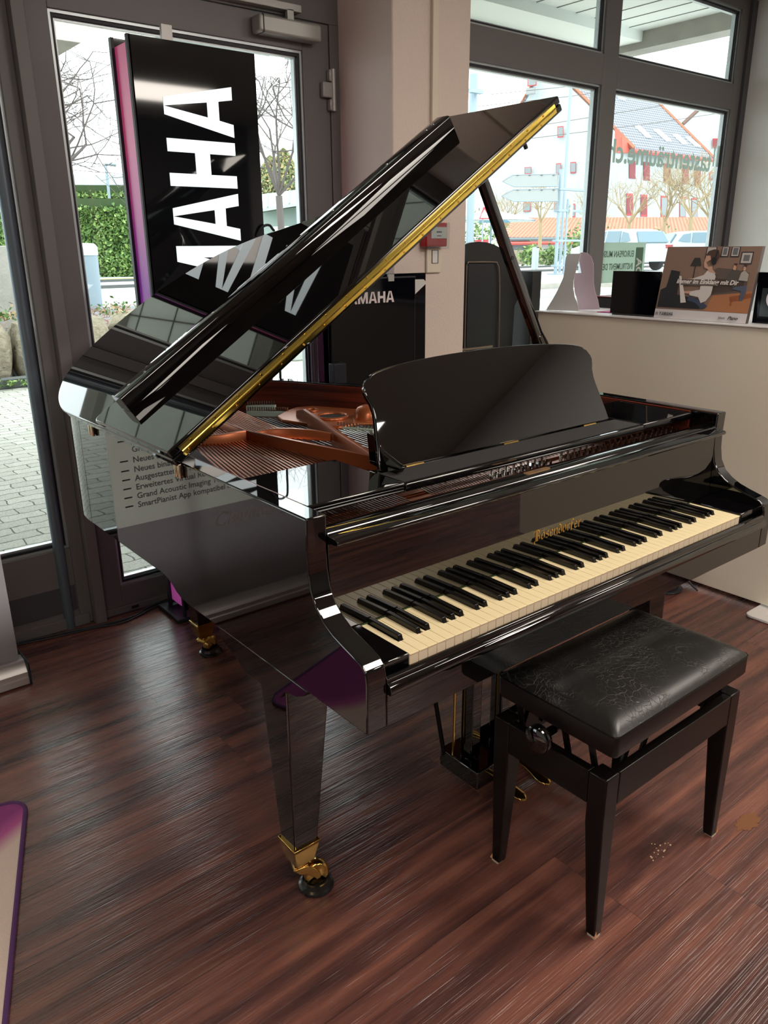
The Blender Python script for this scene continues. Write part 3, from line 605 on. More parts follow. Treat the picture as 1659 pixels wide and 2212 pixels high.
# front flap, folded back on the lid
FL0, FL1 = .664, 1.137
r_ = .022
fl = [(-.129+r_*(1-math.cos(math.radians(a))), FL1-r_*(1-math.sin(math.radians(a)))) for a in range(0, 91, 15)] + [(1.418-r_*(1-math.sin(math.radians(a))), FL1-r_*(1-math.cos(math.radians(a)))) for a in range(0, 91, 15)]
flap = MB().prism([lp(x, y) for x, y in [(-.129, FL0)]+fl+[(1.418, FL0)]], LN*(LT+.001), LN*(2*LT+.001)).build('front_flap', BLK, gp, bevel=.0045, seg=3)
NZ = 2*LT+.001
LIPX0, LIPX1 = -.064, 1.306
lip = MB().prism([lp(LIPX0, y, n) for y, n in ((.995, NZ), (.995, NZ+.040), (.9975, NZ+.0445), (1.002, NZ+.0465), (1.050, NZ+.0465), (1.056, NZ+.044), (1.060, NZ+.038), (1.060, NZ))], LU*0, LU*(LIPX1-LIPX0)).build('lip_board', BLK, flap, bevel=.0015, seg=2)
for t in (.035, .075, .26, .44, .62, .80, .94, .965):
    c = lp(LIPX0+(LIPX1-LIPX0)*t, 1.028, NZ+.0460); MB().loft([[c+LU*(.0045*math.cos(2*PI*k/10))+Vector((0, .0045*math.sin(2*PI*k/10), 0))+LN*h for k in range(10)] for h in (0, .0016)]).build('screw', NIC, flap)
# long brass hinge on the front edges of lid and flap
hg = MB().prism([lp(0, .6635, LT-.0120), lp(0, .6595, LT-.0120), lp(0, .6585, LT-.003), lp(0, .6575, LT-.0015), lp(0, .6555, LT), lp(0, .6555, LT+.001), lp(0, .6575, LT+.0025), lp(0, .6585, LT+.004), lp(0, .6595, LT+.0130), lp(0, .6635, LT+.0130)], LU*(-.10), LU*1.386).build('lid_hinge', GOLDH, gp)
for k in range(19):
    for s_, o_ in ((-1, 0), (1, .035)):
        c = lp(-.085+k*.0775+o_*.5, .6590, LT+.0005+s_*.0090); MB().loft([[c+LU*(.0028*math.cos(2*PI*j/8))+LN*(.0028*math.sin(2*PI*j/8))+Vector((0, -h, 0)) for j in range(8)] for h in (0, .0012)]).build('screw', BRASS, hg)
    c = lp(-.06+k*.0775, 0, LT+.0005); MB().prism([lp(-.055+k*.0775, .6552, LT-.0004), lp(-.055+k*.0775, .6552, LT+.0004), lp(-.055+k*.0775+.03, .6552, LT+.0004), lp(-.055+k*.0775+.03, .6552, LT-.0004)], (0, 0, 0), (0, -.0003, 0)).build('knuckle_gap', GASK, hg)
# lid hinges on the bass side: pairs of little brass barrels
for y in (.668, 1.236):
    for dy in (0, .018):
        MB().tube([(-.124, y+dy, .986), (-.123, y+dy, .952)], .0052, 10).build('case_hinge', mat('aged_nickel', srgb(214, 200, 170), .2, 1), gp, bevel=.001)
c = lp(1.24, .675, -.003); MB().tube([c, c-LN*.012], .006, 10).build('lid_buffer', GASK, gp)
# prop stick
F0 = Vector((1.337, .76, .975)); T0 = Vector((.918, .76, 1.667))
dP = (T0-F0).normalized(); sP = Vector((0, 1, 0)); wP = dP.cross(sP)
def stick(ts, mb):
    rings = []
    for t, hw_, hd in ts:
        c = F0+dP*t; rings.append([c+wP*hw_*a+sP*hd*b for a, b in ((-1, -.6), (-.6, -1), (.6, -1), (1, -.6), (1, .6), (.6, 1), (-.6, 1), (-1, .6))])
    return mb.loft(rings)
Lp = (T0-F0).length
stick([(0, .030, .015), (.10, .031, .016), (.19, .028, .015), (.235, .0205, .013), (Lp*.6, .0195, .012), (Lp, .018, .012)], MB()).build('prop_stick', BLK, gp, smooth=True, angle=50)
stick([(.05, .016, .021), (.16, .015, .020), (.23, .010, .017)], MB()).build('prop_fork', BLK, gp, smooth=True, angle=50)
MB().tube([F0+dP*.52-sP*.014, F0+dP*.52-sP*.006], .006, 8).build('prop_stud', GASK, gp)
# ---- legs
def leg(cx, cy, ox, oy, ztop, top=.104, yaw=0):
    """tapered square leg: outer faces stay plumb towards (ox, oy), brass ferrule, castor"""
    a = .0305; zb = .138
    def sq(h, z, sh): 
        c = Vector((cx-ox*(h-a)*sh, cy-oy*(h-a)*sh, z)); return [c+Vector((sx*h, sy*h, 0)) for sx, sy in ((-1, -1), (1, -1), (1, 1), (-1, 1))]
    l = MB().loft([sq(a, zb, 1), sq(top/2, ztop, 1)]).build('leg', BLK, gp, bevel=.004, seg=3)
    f = MB(); s1 = a+.0035
    f.loft([sq(a*.80, .092, 0), sq(s1*.98, .138, 0), sq(s1, .146, 0), sq(s1+.002, .149, 0), sq(s1+.002, .152, 0)])
    f.build('ferrule', BRASS, l, bevel=.0012)
    dx, dy = math.cos(yaw), math.sin(yaw); c = Vector((cx, cy, 0)); D = Vector((dx, dy, 0)); P = Vector((-dy, dx, 0))
    MB().tube([c+Vector((0, 0, .078)), c+Vector((0, 0, .095))], .017, 16).build('castor_stem', BRASS, l, smooth=True)
    fk = MB()
    for s_ in (-1, 1):
        pts = [(-.020, .078), (.012, .082), (.030, .070), (.044, .050), (.044, .040), (.034, .036), (.026, .046), (.012, .058), (-.006, .062)]
        fk.prism([c+D*u+Vector((0, 0, v))+P*(s_*.0165) for u, v in pts], (0, 0, 0), P*(s_*.0045))
    fk.prism([c+D*u+Vector((0, 0, v))-P*.017 for u, v in ((-.020, .070), (-.018, .080), (.014, .083), (.020, .074))], (0, 0, 0), P*.034)
    fk.build('castor_fork', BRASS, l, bevel=.0015)
    wc = c+D*.036+Vector((0, 0, .044)); rr = [.0, .026, .030, .031, .030, .026, .0]; hh = [-.0145, -.0145, -.011, 0, .011, .0145, .0145]
    MB().loft([[wc+P*h+(D*math.cos(2*PI*k/24)+Vector((0, 0, 1))*math.sin(2*PI*k/24))*max(r, .001) for k in range(24)] for r, h in zip(rr, hh)]).build('castor_wheel', BRASS, l, smooth=True, angle=50)
    return wc
CUPM = mat('black_castor_cup', (.012, .012, .012, 1), .22)
cuplab = ['black castor cup under the front leg nearest the left keyboard end', 'black castor cup under the back leg below the piano tail', 'black castor cup under the front leg behind the bench']
def cup(p, lab):
    o = MB().lathe([(.0, 0), (.041, 0), (.043, .003), (.042, .009), (.036, .012), (.033, .020), (.0325, .023), (.028, .023), (.026, .014), (.0, .013)], (p.x, p.y, .0005), 32).build('castor_cup', CUPM, None, smooth=True, angle=40)
    props(o, lab, 'castor cup', 'castor cups under the piano legs')
for (lc, lab) in zip([leg(-.0775, .3025, -1, -1, .60, .118, yaw=-.35), leg(.262, 1.475, 0, 0, .655, .12, yaw=.5), leg(1.328, .3025, 1, -1, .60, .118, yaw=-.6)], cuplab): cup(lc, lab)
# leg plates (scalloped boards flush with the sides)
ap = [(.552, .616), (.546, .592), (.530, .580), (.505, .574), (.475, .566), (.452, .552), (.428, .546), (.36, .546), (.287, .548), (.279, .556), (.269, .569), (.255, .577), (.235, .580), (.218, .584), (.204, .592), (.189, .600), (.178, .612), (.176, .616)]
for x0, x1 in ((XL+.0005, XL+.040), (XR-.040, XR-.0005)):
    MB().prism([Vector((0, y, z)) for y, z in ap], (x0, 0, 0), (x1, 0, 0)).build('leg_plate', BLK, gp, bevel=.0015)
# ---- lyre
ly = MB().box(.463, .770, .250, .402, .040, .097).build('pedal_box', BLK, gp, bevel=.004)
for x in (.488, .604):
    MB().box(x, x+.036, .300, .345, .097, .60).build('lyre_post', BLK, gp, bevel=.004)
MB().box(.476, .652, .27, .37, .590, .616).build('lyre_block', BLK, gp, bevel=.004)
for x in (.470, .548, .568, .67): MB().tube([(x, .352, .09), (x, .352, .60)], .0042, 8).build('pedal_rod', BRASS, gp, smooth=True)
for x, xb in ((.455, .40), (.70, .66)):
    MB().tube([(x-.005, .37, .10), (xb, .43, .60)], .0065, 8).build('lyre_brace', BLKS, gp, smooth=True)
for x in (.526, .626, .726):
    rings = []
    for t, wd, z, hh_ in ((0, .010, .066, .006), (.03, .0095, .066, .006), (.055, .010, .064, .006), (.08, .014, .061, .006), (.10, .0185, .058, .0065), (.118, .0185, .055, .0065), (.130, .014, .053, .006), (.137, .006, .052, .004)):
        y = .27-t; rings.append([Vector((x+wd*math.cos(2*PI*k/16), y, z+hh_*math.sin(2*PI*k/16)*(1.0 if math.sin(2*PI*k/16) < 0 else .8))) for k in range(16)])
    MB().loft(rings).build('pedal', BRASS, gp, smooth=True, angle=60)
# little drawer / lock fitting under the key bed
MB().box(1.07, 1.25, .02, .08, .598, .6175).build('under_fitting', GASK, gp, bevel=.004)
# ================================================================== bench
be = empty('piano_bench', (.60, -.075, 0), 'black adjustable piano bench with creased leather seat in front of the keyboard', 'bench')
SAT = mat('bench_black_wood', (.0045, .0032, .003, 1), .26, ior=1.38)
BX0_, BX1_, BY0, BY1 = .330, .868, -.232, .078
def bleg(sx, sy):
    x = BX0_ if sx < 0 else BX1_; y = BY0 if sy < 0 else BY1
    def sq(w_, z, ins=.012):
        xo = x-sx*ins*(1-z/.30 if z < .3 else 0); yo = y-sy*0
        xa, xb = sorted((xo, xo-sx*w_)); ya, yb = sorted((yo, yo-sy*w_)); return [Vector((xa, ya, z)), Vector((xb, ya, z)), Vector((xb, yb, z)), Vector((xa, yb, z))]
    l = MB().loft([sq(.024, .004), sq(.026, .02), sq(.045, .30, 0), sq(.045, .425, 0)]).build('leg', SAT, be, bevel=.0035, seg=3)
    xo = x-sx*.012; MB().box(xo, xo-sx*.02, y, y-sy*.02, 0, .005).build('glide', mat('felt_glide', srgb(190, 178, 160), .9), l)
    if sy < 0 or sx < 0: MB().prism([Vector((xo-sx*0-.0004*sx*-1, y+.006, .004)), Vector((xo, y, .004)), Vector((xo+.007, y, .004)), Vector((xo+.003, y-.0004, .022))], (0, 0, 0), (0, -.0006, 0)).build('chipped_edge', mat('bare_wood', srgb(220, 160, 110), .7), l)
for sx in (-1, 1):
    for sy in (-1, 1): bleg(sx, sy)
MB().box(BX0_+.0455, BX1_-.0455, BY0, BY0+.022, .345, .425).build('apron', SAT, be, bevel=.002)
MB().box(BX0_+.0455, BX1_-.0455, BY1-.022, BY1, .345, .425).build('apron', SAT, be, bevel=.002)
MB().box(BX0_, BX0_+.022, BY0+.0455, BY1-.0455, .345, .425).build('apron', SAT, be, bevel=.002)
MB().box(BX1_-.022, BX1_, BY0+.0455, BY1-.0455, .345, .425).build('apron', SAT, be, bevel=.002)
def rrect(x0, x1, y0, y1, r, z, n=6):
    pts = []
    for cx, cy, a0 in ((x0+r, y0+r, 180), (x1-r, y0+r, 270), (x1-r, y1-r, 0), (x0+r, y1-r, 90)):
        for u, v in arc(cx, cy, r, a0, a0+90, n): pts.append(Vector((u, v, z)))
    return pts
SX0, SX1, SY0, SY1 = .334, .864, -.242, .078
def leather():
    m = mat('black_leather', (.009, .0085, .008, 1), .34, ior=1.55); nt = m.node_tree; N = nt.nodes.new; L = nt.links.new; b = nt.nodes['Principled BSDF']
    tc = N('ShaderNodeTexCoord'); n = N('ShaderNodeTexNoise'); n.inputs['Scale'].default_value = 5; n.inputs['Detail'].default_value = 6; n.inputs['Distortion'].default_value = .8; L(tc.outputs['Object'], n.inputs['Vector'])
    ad = N('ShaderNodeVectorMath'); ad.operation = 'MULTIPLY_ADD'; L(n.outputs['Color'], ad.inputs[0]); ad.inputs[1].default_value = (.16, .16, .16); L(tc.outputs['Object'], ad.inputs[2])
    v = N('ShaderNodeTexVoronoi'); v.feature = 'DISTANCE_TO_EDGE'; v.inputs['Scale'].default_value = 60; L(ad.outputs[0], v.inputs['Vector'])
    r = N('ShaderNodeMapRange'); r.inputs['From Max'].default_value = .035; L(v.outputs['Distance'], r.inputs['Value'])
    n2 = N('ShaderNodeTexNoise'); n2.inputs['Scale'].default_value = 7; n2.inputs['Detail'].default_value = 2; L(tc.outputs['Object'], n2.inputs['Vector'])
    r2 = N('ShaderNodeMapRange'); r2.inputs['From Min'].default_value = .46; r2.inputs['From Max'].default_value = .58; L(n2.outputs['Fac'], r2.inputs['Value'])
    mu = N('ShaderNodeMath'); mu.operation = 'MULTIPLY'; sb = N('ShaderNodeMath'); sb.operation = 'SUBTRACT'; sb.inputs[0].default_value = 1; L(r.outputs[0], sb.inputs[1]); L(sb.outputs[0], mu.inputs[0]); L(r2.outputs[0], mu.inputs[1])
    n3 = N('ShaderNodeTexNoise'); n3.inputs['Scale'].default_value = 500; L(tc.outputs['Object'], n3.inputs['Vector'])
    s2 = N('ShaderNodeMath'); s2.operation = 'MULTIPLY_ADD'; L(n3.outputs['Fac'], s2.inputs[0]); s2.inputs[1].default_value = .22; mu2 = N('ShaderNodeMath'); mu2.operation = 'MULTIPLY'; L(mu.outputs[0], mu2.inputs[0]); mu2.inputs[1].default_value = -.5; L(mu2.outputs[0], s2.inputs[2])
    bp = N('ShaderNodeBump'); bp.inputs['Strength'].default_value = .5; bp.inputs['Distance'].default_value = .0016; L(s2.outputs[0], bp.inputs['Height']); L(bp.outputs[0], b.inputs['Normal'])
    mc = N('ShaderNodeMix'); mc.data_type = 'RGBA'; L(mu.outputs[0], mc.inputs['Factor']); mc.inputs['A'].default_value = (.009, .0085, .008, 1); mc.inputs['B'].default_value = (.045, .041, .038, 1); L(mc.outputs['Result'], b.inputs['Base Color']); return m
LEA = leather()
MB().loft([rrect(SX0+.003, SX1-.003, SY0+.003, SY1-.003, .012, .478), rrect(SX0, SX1, SY0, SY1, .014, .484), rrect(SX0, SX1, SY0, SY1, .014, .524), rrect(SX0+.001, SX1-.001, SY0+.001, SY1-.001, .014, .5275)]).build('seat_box', mat('bench_seat_side', (.008, .0062, .006, 1), .34, ior=1.42), be, smooth=True)
rings = []
for k in range(15):
    a = k/14; ins = .001+.153*a**1.15 if k else .001; z = .527+.034*math.sin(min(1, (a*1.9)**.75)*PI/2)-(.0); 
    ins = [.001, .0015, .004, .008, .013, .019, .026, .035, .047, .062, .080, .100, .122, .144, .158][k]
    z = .5275+.027*(1-math.exp(-ins/.022)) + .004*min(1, ins/.15)
    rings.append(rrect(SX0+ins, SX1-ins, SY0+ins, SY1-ins, max(.001, .014+ins*.20 if k < 12 else .0009+(.158-ins)*.5), z))
MB().loft(rings).build('seat_cushion', LEA, be, smooth=True, angle=60)
MB().tube(rrect(SX0, SX1, SY0, SY1, .0145, .5275)+[rrect(SX0, SX1, SY0, SY1, .0145, .5275)[0]], .0017, 6).build('piping', SAT, be, smooth=True)
kb = Vector((.305, -.072, .452))
MB().lathe([(.0, -.013), (.026, -.012), (.0305, -.008), (.031, -.004), (.028, -.001), (.028, .001), (.031, .004), (.031, .009), (.018, .012), (.011, .014), (.011, .05), (.0, .05)], kb, 32, 'x').build('height_knob', BLK, be, smooth=True, angle=40)
kb2 = Vector((.893, -.072, .452))
MB().lathe([(.0, .013), (.022, .012), (.026, .008), (.0265, -.004), (.018, -.012), (.011, -.014), (.011, -.05), (.0, -.05)], kb2, 32, 'x').build('height_knob', BLK, be, smooth=True, angle=40)
# lifting mechanism under the seat
for y in (-.205, .050):
    MB().box(.37, .83, y, y+.006, .452, .474).build('lift_rail', SAT, be)
    for x in (.40, .47, .72, .80): MB().prism([Vector((x, y, .36)), Vector((x+.018, y, .36)), Vector((x+.062, y, .474)), Vector((x+.044, y, .474))], (0, 0, 0), (0, .005, 0)).build('scissor_bar', SAT, be)
for x in (.358, .83):
    for y in (-.20, -.13, .0): MB().prism([Vector((x, y, .37)), Vector((x, y+.014, .37)), Vector((x, y+.044, .478)), Vector((x, y+.030, .478))], (0, 0, 0), (.006, 0, 0)).build('scissor_bar', SAT, be)
MB().tube([(.31, -.072, .452), (.89, -.072, .452)], .006, 8).build('spindle', SAT, be, smooth=True)
# ================================================================== behind the piano
up = empty('black_display_piano', (1.2, 1.6, 0), 'black glossy upright digital piano front with YAMAHA lettering before the plaster pillar', 'upright piano')
NAV = mat('black_gloss_navy', (.002, .0022, .0045, 1), .06, ior=1.3)
MB().box(.945, 1.487, 1.615, 1.66, .0, 1.351).build('back_panel', NAV, up, bevel=.002)
MB().box(.940, 1.375, 1.555, 1.575, .0, 1.338).build('front_panel', NAV, up, bevel=.002)
MB().box(.938, 1.375, 1.553, 1.577, 1.336, 1.341).build('top_edge', GASK, up)
MB().box(.925, .985, 1.52, 1.556, 0, 1.025).build('side_column', mat('dark_navy', srgb(16, 20, 34), .4), up, bevel=.002)
MB().prism([Vector((1.40, 1.612, 1.325)), Vector((1.455, 1.612, 1.325)), Vector((1.472, 1.612, 1.310)), Vector((1.40, 1.612, 1.262))], (0, 0, 0), (0, -.02, 0)).build('reflection_patch', mat('reflection_grey', srgb(206, 204, 200), .6), up)  # pale slab shaped and coloured as a reflection in the back panel
MB().box(1.225, 1.255, 1.548, 1.556, 1.325, 1.352).build('clip', SILV, up)
yl = MB(); p0 = at(797, 650, 'y', 1.552); p1 = at(852, 650, 'y', 1.552); pt_ = at(852, 626, 'y', 1.552); sc_ = (p1.x-p0.x)/(.86*2+.80+.16)
wsum = sum(GLYPH[c][0] for c in 'YAMAHA')+.08*5
block_word(yl, 'YAMAHA', (p1.x-wsum*sc_, 1.5548, p1.z-.004), (1, 0, 0), (0, 0, 1), pt_.z-p1.z, sc_, .08*sc_, .0)
yl2 = MB(); block_word(yl2, 'YAMAHA', (p1.x-wsum*sc_, 1.5550, p1.z-.004), (1, 0, 0), (0, 0, 1), pt_.z-p1.z, sc_, .08*sc_, .0015)
yl2.build('white_letters', mat('letter_white', srgb(226, 212, 212), .5), up)
# black board with rounded top and wire easel
es = empty('rounded_display_board', (2.1, 1.9, 0), 'black display board with rounded top and wire stand frame right of the pillar', 'display board')
ob = [(1.83, 0), (1.83, 1.30)] + [(2.105+.275*math.cos(math.radians(a)), 1.30+.178*math.sin(math.radians(a))) for a in range(175, -1, -12)] + [(2.405, 1.25), (2.41, 1.19), (2.385, 1.155), (2.378, .95), (2.37, 0)]
BRD = mat('black_board', srgb(24, 23, 24), .6)
MB().prism([Vector((x, 1.905, z)) for x, z in ob], (0, 0, 0), (0, .018, 0)).build('board', BRD, es, bevel=.002)
q = lambda px, py: at(px, py, 'y', 1.895)
WIRE = mat('bronze_wire', srgb(146, 128, 112), .35, .6)
MB().tube(smooth_path([q(1003, 780), q(1008, 590), q(1011, 568), q(1018, 566), q(1068, 566), q(1074, 570), q(1078, 585), q(1079, 640), q(1077, 765)], 5), .0035, 8).build('wire_frame', WIRE, es, smooth=True)
MB().box(1.86, 2.20, 1.88, 1.90, .955, .965).build('wire_ledge', WIRE, es)
MB().box(q(1012, 570).x, q(1062, 700).x, 1.896, 1.904, .96, 1.372).build('inset_panel', mat('board_inset', srgb(16, 16, 22), .5), es)
o = MB().box(2.43, 2.50, 1.83, 2.02, .88, 1.330).build('loudspeaker', BRD, None, bevel=.003)
props(o, 'narrow black box standing behind the rounded display board by the window', 'box')
o = MB().box(2.40, 2.56, 1.83, 2.03, .0, .8795).build('display_plinth', BRD, None); props(o, 'plain black plinth under the narrow black box', 'plinth')
# ================================================================== white counter
CRM = mat('cream_gloss', srgb(240, 232, 214), .16, ior=1.5); CRE = mat('white_edge', srgb(232, 230, 230), .4)
ct = empty('display_counter', (2.5, .4, 0), 'large glossy cream counter panel standing right of the piano', 'counter')
CB = lambda y: 2.245
MB().box(2.245, 2.262, -1.4, 1.625, .025, 1.145).build('front_panel', CRM, ct, bevel=.002)
MB().box(2.236, 2.95, -1.4, 1.64, 1.146, 1.152).build('top', CRE, ct, bevel=.001)
MB().box(2.262, 2.93, 1.595, 1.615, .025, 1.146).build('end_panel', CRM, ct)
MB().box(2.30, 2.90, -1.35, 1.58, 0, .026).build('plinth', GASK, ct)
MB().prism(rrect(2.13, 2.60, .10, .352, .025, 0), (0, 0, .001), (0, 0, .014)).build('foot_plate', mat('white_lacquer', srgb(226, 222, 220), .35), ct, bevel=.003)
TOPZ = 1.152
# curled white card stand
cs = empty('card_display_stand', (2.5, 1.45, TOPZ), 'white hourglass shaped card stand with pink shading on the far end of the counter', 'card stand')
zq = lambda x, y: (1140+x/3.197, 520+y/3.197)
def sheet(pix, X0, X1, th=.002):
    """outline in the photo placed on a sheet whose foot stands at x = X0 and whose top leans to x = X1"""
    pts = []
    for a, b in pix:
        px, py = zq(a, b); t = min(1, max(0, (500-b)/400)); pts.append(at(px, py, 'x', X0+(X1-X0)*t))
    mb = MB(); n = len(pts); return mb.prism(pts, (0, 0, 0), (th, 0, 0))
def zfix(mb):
    z0 = min(v[2] for v in mb.v); mb.v = [(v[0], v[1], v[2]+(TOPZ+.0005-z0)) for v in mb.v]; return mb
CARD = mat('white_card', srgb(206, 204, 204), .6)
zfix(sheet([(125, 492), (150, 452), (190, 385), (222, 320), (244, 268), (252, 225), (256, 170), (262, 130), (275, 105), (365, 104), (352, 150), (330, 230), (315, 295), (313, 340), (322, 400), (345, 455), (350, 500)], 2.30, 2.36)).build('front_sheet', CARD, cs, bevel=.0005)
zfix(sheet([(350, 500), (340, 430), (322, 380), (316, 310), (325, 246), (368, 246), (352, 162), (325, 240), (335, 190), (362, 106), (385, 103), (412, 110), (436, 135), (450, 180), (452, 240), (452, 310), (462, 370), (482, 430), (495, 497)], 2.42, 2.37)).build('back_sheet', mat('white_card_pink_print', srgb(222, 200, 212), .6), cs, bevel=.0005)
zfix(sheet([(252, 262), (238, 235), (228, 190), (230, 150), (245, 122), (275, 104), (262, 130), (254, 200)], 2.375, 2.37)).build('wing', CARD, cs)
o = MB().box(2.36, 2.60, 1.13, 1.36, TOPZ, TOPZ+.004).build('pink_leaflet', mat('pink_paper', srgb(206, 70, 150), .6)); props(o, 'pink leaflet lying flat on the counter behind the card stand', 'leaflet')
o = MB().box(2.62, 2.80, 1.38, 1.70, TOPZ, TOPZ+.055)
bx = empty('black_flat_case', (2.7, 1.54, TOPZ), 'black flat case with red rim and white tag by the window', 'case')
MB().box(2.62, 2.80, 1.25, 1.58, TOPZ, TOPZ+.052).build('body', BRD, bx, bevel=.003); MB().box(2.618, 2.802, 1.248, 1.582, TOPZ+.0525, TOPZ+.056).build('rim', mat('dark_red_rim', srgb(120, 20, 34), .4), bx); MB().box(2.615, 2.6185, 1.27, 1.30, TOPZ+.01, TOPZ+.045).build('tag', CARD, bx)
# black glossy panels left and right of the picture
b1 = empty('black_screen_panel', (2.33, 1.19, TOPZ), 'black square glossy panel on the counter left of the picture board', 'panel')
MB().box(2.318, 2.330, at(1325, 586, 'x', 2.32).y, at(1429, 587, 'x', 2.32).y, TOPZ+.006, at(1380, 586, 'x', 2.32).z).build('panel', NAV, b1, bevel=.0015)
MB().box(2.305, 2.42, at(1318, 681, 'x', 2.32).y-.02, at(1429, 587, 'x', 2.32).y+.02, TOPZ, TOPZ+.007).build('foot', GASK, b1)
b2 = empty('black_logo_panel', (2.33, .5, TOPZ), 'black panel with round white ring at the right edge of the photo', 'panel')
yr = at(1640, 590, 'x', 2.335).y
MB().box(2.330, 2.345, yr-.45, yr, TOPZ+.002, at(1650, 588, 'x', 2.335).z).build('panel', NAV, b2, bevel=.0015)
MB().box(2.328, 2.3305, yr-.40, yr-.026, TOPZ+.03, at(1650, 622, 'x', 2.335).z).build('inner_screen', mat('screen_grey', srgb(46, 54, 56), .1), b2)
cc = at(1678, 646, 'x', 2.325); rgm = MB()
rgm.loft([[Vector((2.3275-k, cc.y+r*math.cos(2*PI*j/40), cc.z+r*math.sin(2*PI*j/40))) for j in range(40)] for r, k in ((.042, 0), (.042, .0015), (.034, .0015), (.034, 0))], True, False); rgm.build('white_ring', mat('ring_white', srgb(236, 226, 240), .5), b2)
# picture board
pb = empty('picture_board', (2.32, .80, TOPZ), 'leaning picture board of a pianist wearing headphones, with slogan Immer im Einklang mit Dir', 'picture board')
PY0, PY1 = 1.006, .592; PH = .298; lean = .055
def pic(u, v, o=0): return Vector((2.285+lean*v-o, PY0+(PY1-PY0)*u, TOPZ+.001+PH*v*.985))   # u right, v up
def pquad(mb, pts, o=.0006):
    mb.prism([pic(u, v, .0) for u, v in pts], (-o+.0002, 0, 0), (-o, 0, 0)); return mb
MB().prism([pic(0, 0), pic(1, 0), pic(1, 1), pic(0, 1)], (0, 0, 0), (.022, 0, 0)).build('board', mat('board_edge_grey', srgb(92, 84, 84), .5), pb)
layers = [
 ('backdrop', srgb(140, 112, 96), [[(.0, .13), (1, .13), (1, 1), (0, 1)]]),
 ('white_footer', srgb(212, 206, 208), [[(0, 0), (1, 0), (1, .13), (0, .13)]]),
 ('wood_floor', srgb(176, 116, 78), [[(.55, .135), (1, .135), (1, .42), (.62, .40)]]),
 ('sofa', srgb(96, 82, 74), [[(.56, .36), (.93, .44), (.93, .66), (.78, .70), (.60, .72), (.53, .66)], [(.53, .34), (.90, .40), (.90, .56), (.53, .58)]]),
 ('coffee_table', srgb(150, 84, 52), [[(.78, .34), (1, .40), (1, .34), (.80, .27)], [(.80, .22), (.82, .22), (.82, .30), (.80, .30)]]),
 ('frames_dark', srgb(56, 50, 52), [[(.44, .84), (.55, .84), (.55, .995), (.44, .995)], [(.60, .86), (.68, .86), (.68, .995), (.60, .995)], [(.70, .86), (.79, .86), (.79, .995), (.70, .995)], [(.81, .77), (.93, .77), (.93, .93), (.81, .93)]]),
 ('frames_light', srgb(196, 188, 184), [[(.45, .86), (.54, .86), (.54, .99), (.45, .99)], [(.61, .875), (.67, .875), (.67, .99), (.61, .99)], [(.71, .875), (.78, .875), (.78, .99), (.71, .99)], [(.82, .785), (.92, .785), (.92, .915), (.82, .915)]]),
 ('frame_photo', srgb(110, 112, 116), [[(.62, .89), (.66, .89), (.66, .98), (.62, .98)], [(.72, .89), (.77, .89), (.77, .98), (.72, .98)], [(.84, .81), (.90, .81), (.90, .89), (.84, .89)]]),
 ('floor_lamp', srgb(46, 42, 42), [[(.30, .74), (.42, .74), (.39, .85), (.33, .85)], [(.353, .50), (.362, .50), (.362, .74), (.353, .74)]]),
 ('piano_shape', srgb(28, 27, 32), [[(.02, .16), (.50, .16), (.46, .30), (.22, .34), (.20, .66), (.10, .68), (.08, .44), (.02, .40)]]),
 ('couple', srgb(84, 78, 72), [[(.72, .50), (.83, .46), (.86, .60), (.82, .68), (.76, .70), (.72, .64)]]),
 ('couple_jeans', srgb(82, 92, 112), [[(.80, .46), (.93, .50), (.94, .40), (.92, .30), (.89, .30), (.89, .42), (.80, .44)]]),
 ('couple_shirt', srgb(176, 168, 160), [[(.84, .56), (.93, .55), (.93, .64), (.88, .69), (.85, .66)]]),
 ('jeans', srgb(58, 68, 92), [[(.36, .33), (.50, .27), (.58, .20), (.52, .16), (.44, .24), (.34, .27)]]),
 ('blouse', srgb(214, 206, 202), [[(.36, .57), (.47, .62), (.50, .68), (.57, .68), (.60, .60), (.59, .36), (.55, .27), (.50, .24), (.46, .32), (.36, .34), (.35, .39), (.46, .42), (.46, .55), (.37, .53)]]),
 ('skin', srgb(206, 160, 136), [[(.47, .79), (.50, .73), (.54, .74), (.555, .69), (.60, .64), (.52, .66), (.50, .70), (.46, .72), (.445, .78), (.455, .87), (.50, .90), (.53, .84)], [(.27, .555), (.36, .575), (.36, .54), (.28, .53)], [(.27, .39), (.36, .40), (.36, .36), (.28, .37)], [(.765, .76), (.79, .74), (.79, .69), (.76, .70)], [(.865, .74), (.89, .74), (.89, .69), (.865, .69)]]),
 ('hair', srgb(76, 50, 42), [[(.45, .88), (.47, .94), (.53, .965), (.58, .94), (.60, .87), (.575, .79), (.53, .76), (.515, .82), (.50, .88)], [(.76, .78), (.80, .78), (.79, .75), (.765, .76)], [(.86, .77), (.90, .76), (.89, .73), (.865, .745)]]),
 ('headphones', srgb(22, 22, 24), [[(.52, .80), (.55, .75), (.575, .77), (.575, .84), (.545, .86), (.525, .85)], [(.55, .86), (.56, .96), (.575, .95), (.565, .85)]]),
 ('keys', srgb(222, 214, 208), [[(.205, .60), (.23, .60), (.34, .24), (.28, .23)]]),
 ('slogan_band', srgb(104, 92, 86), [[(.24, .478), (.64, .478), (.64, .56), (.24, .56)]]),
]
for i, (nm, c, polys) in enumerate(layers):
    mb = MB()
    for p in polys: pquad(mb, p, .0006+.0003*i)
    mb.build(nm, mat('print_'+nm, c, .45), pb)
ux = (0, -1, 0); uy = Vector((lean, 0, PH*.985)).normalized(); off = .0006+.0003*len(layers)+.0008
k1 = text_width('Immer im Einklang mit Dir', .0205, bold=.0005, shear=.2); fac = (PY0-PY1)*.66/k1
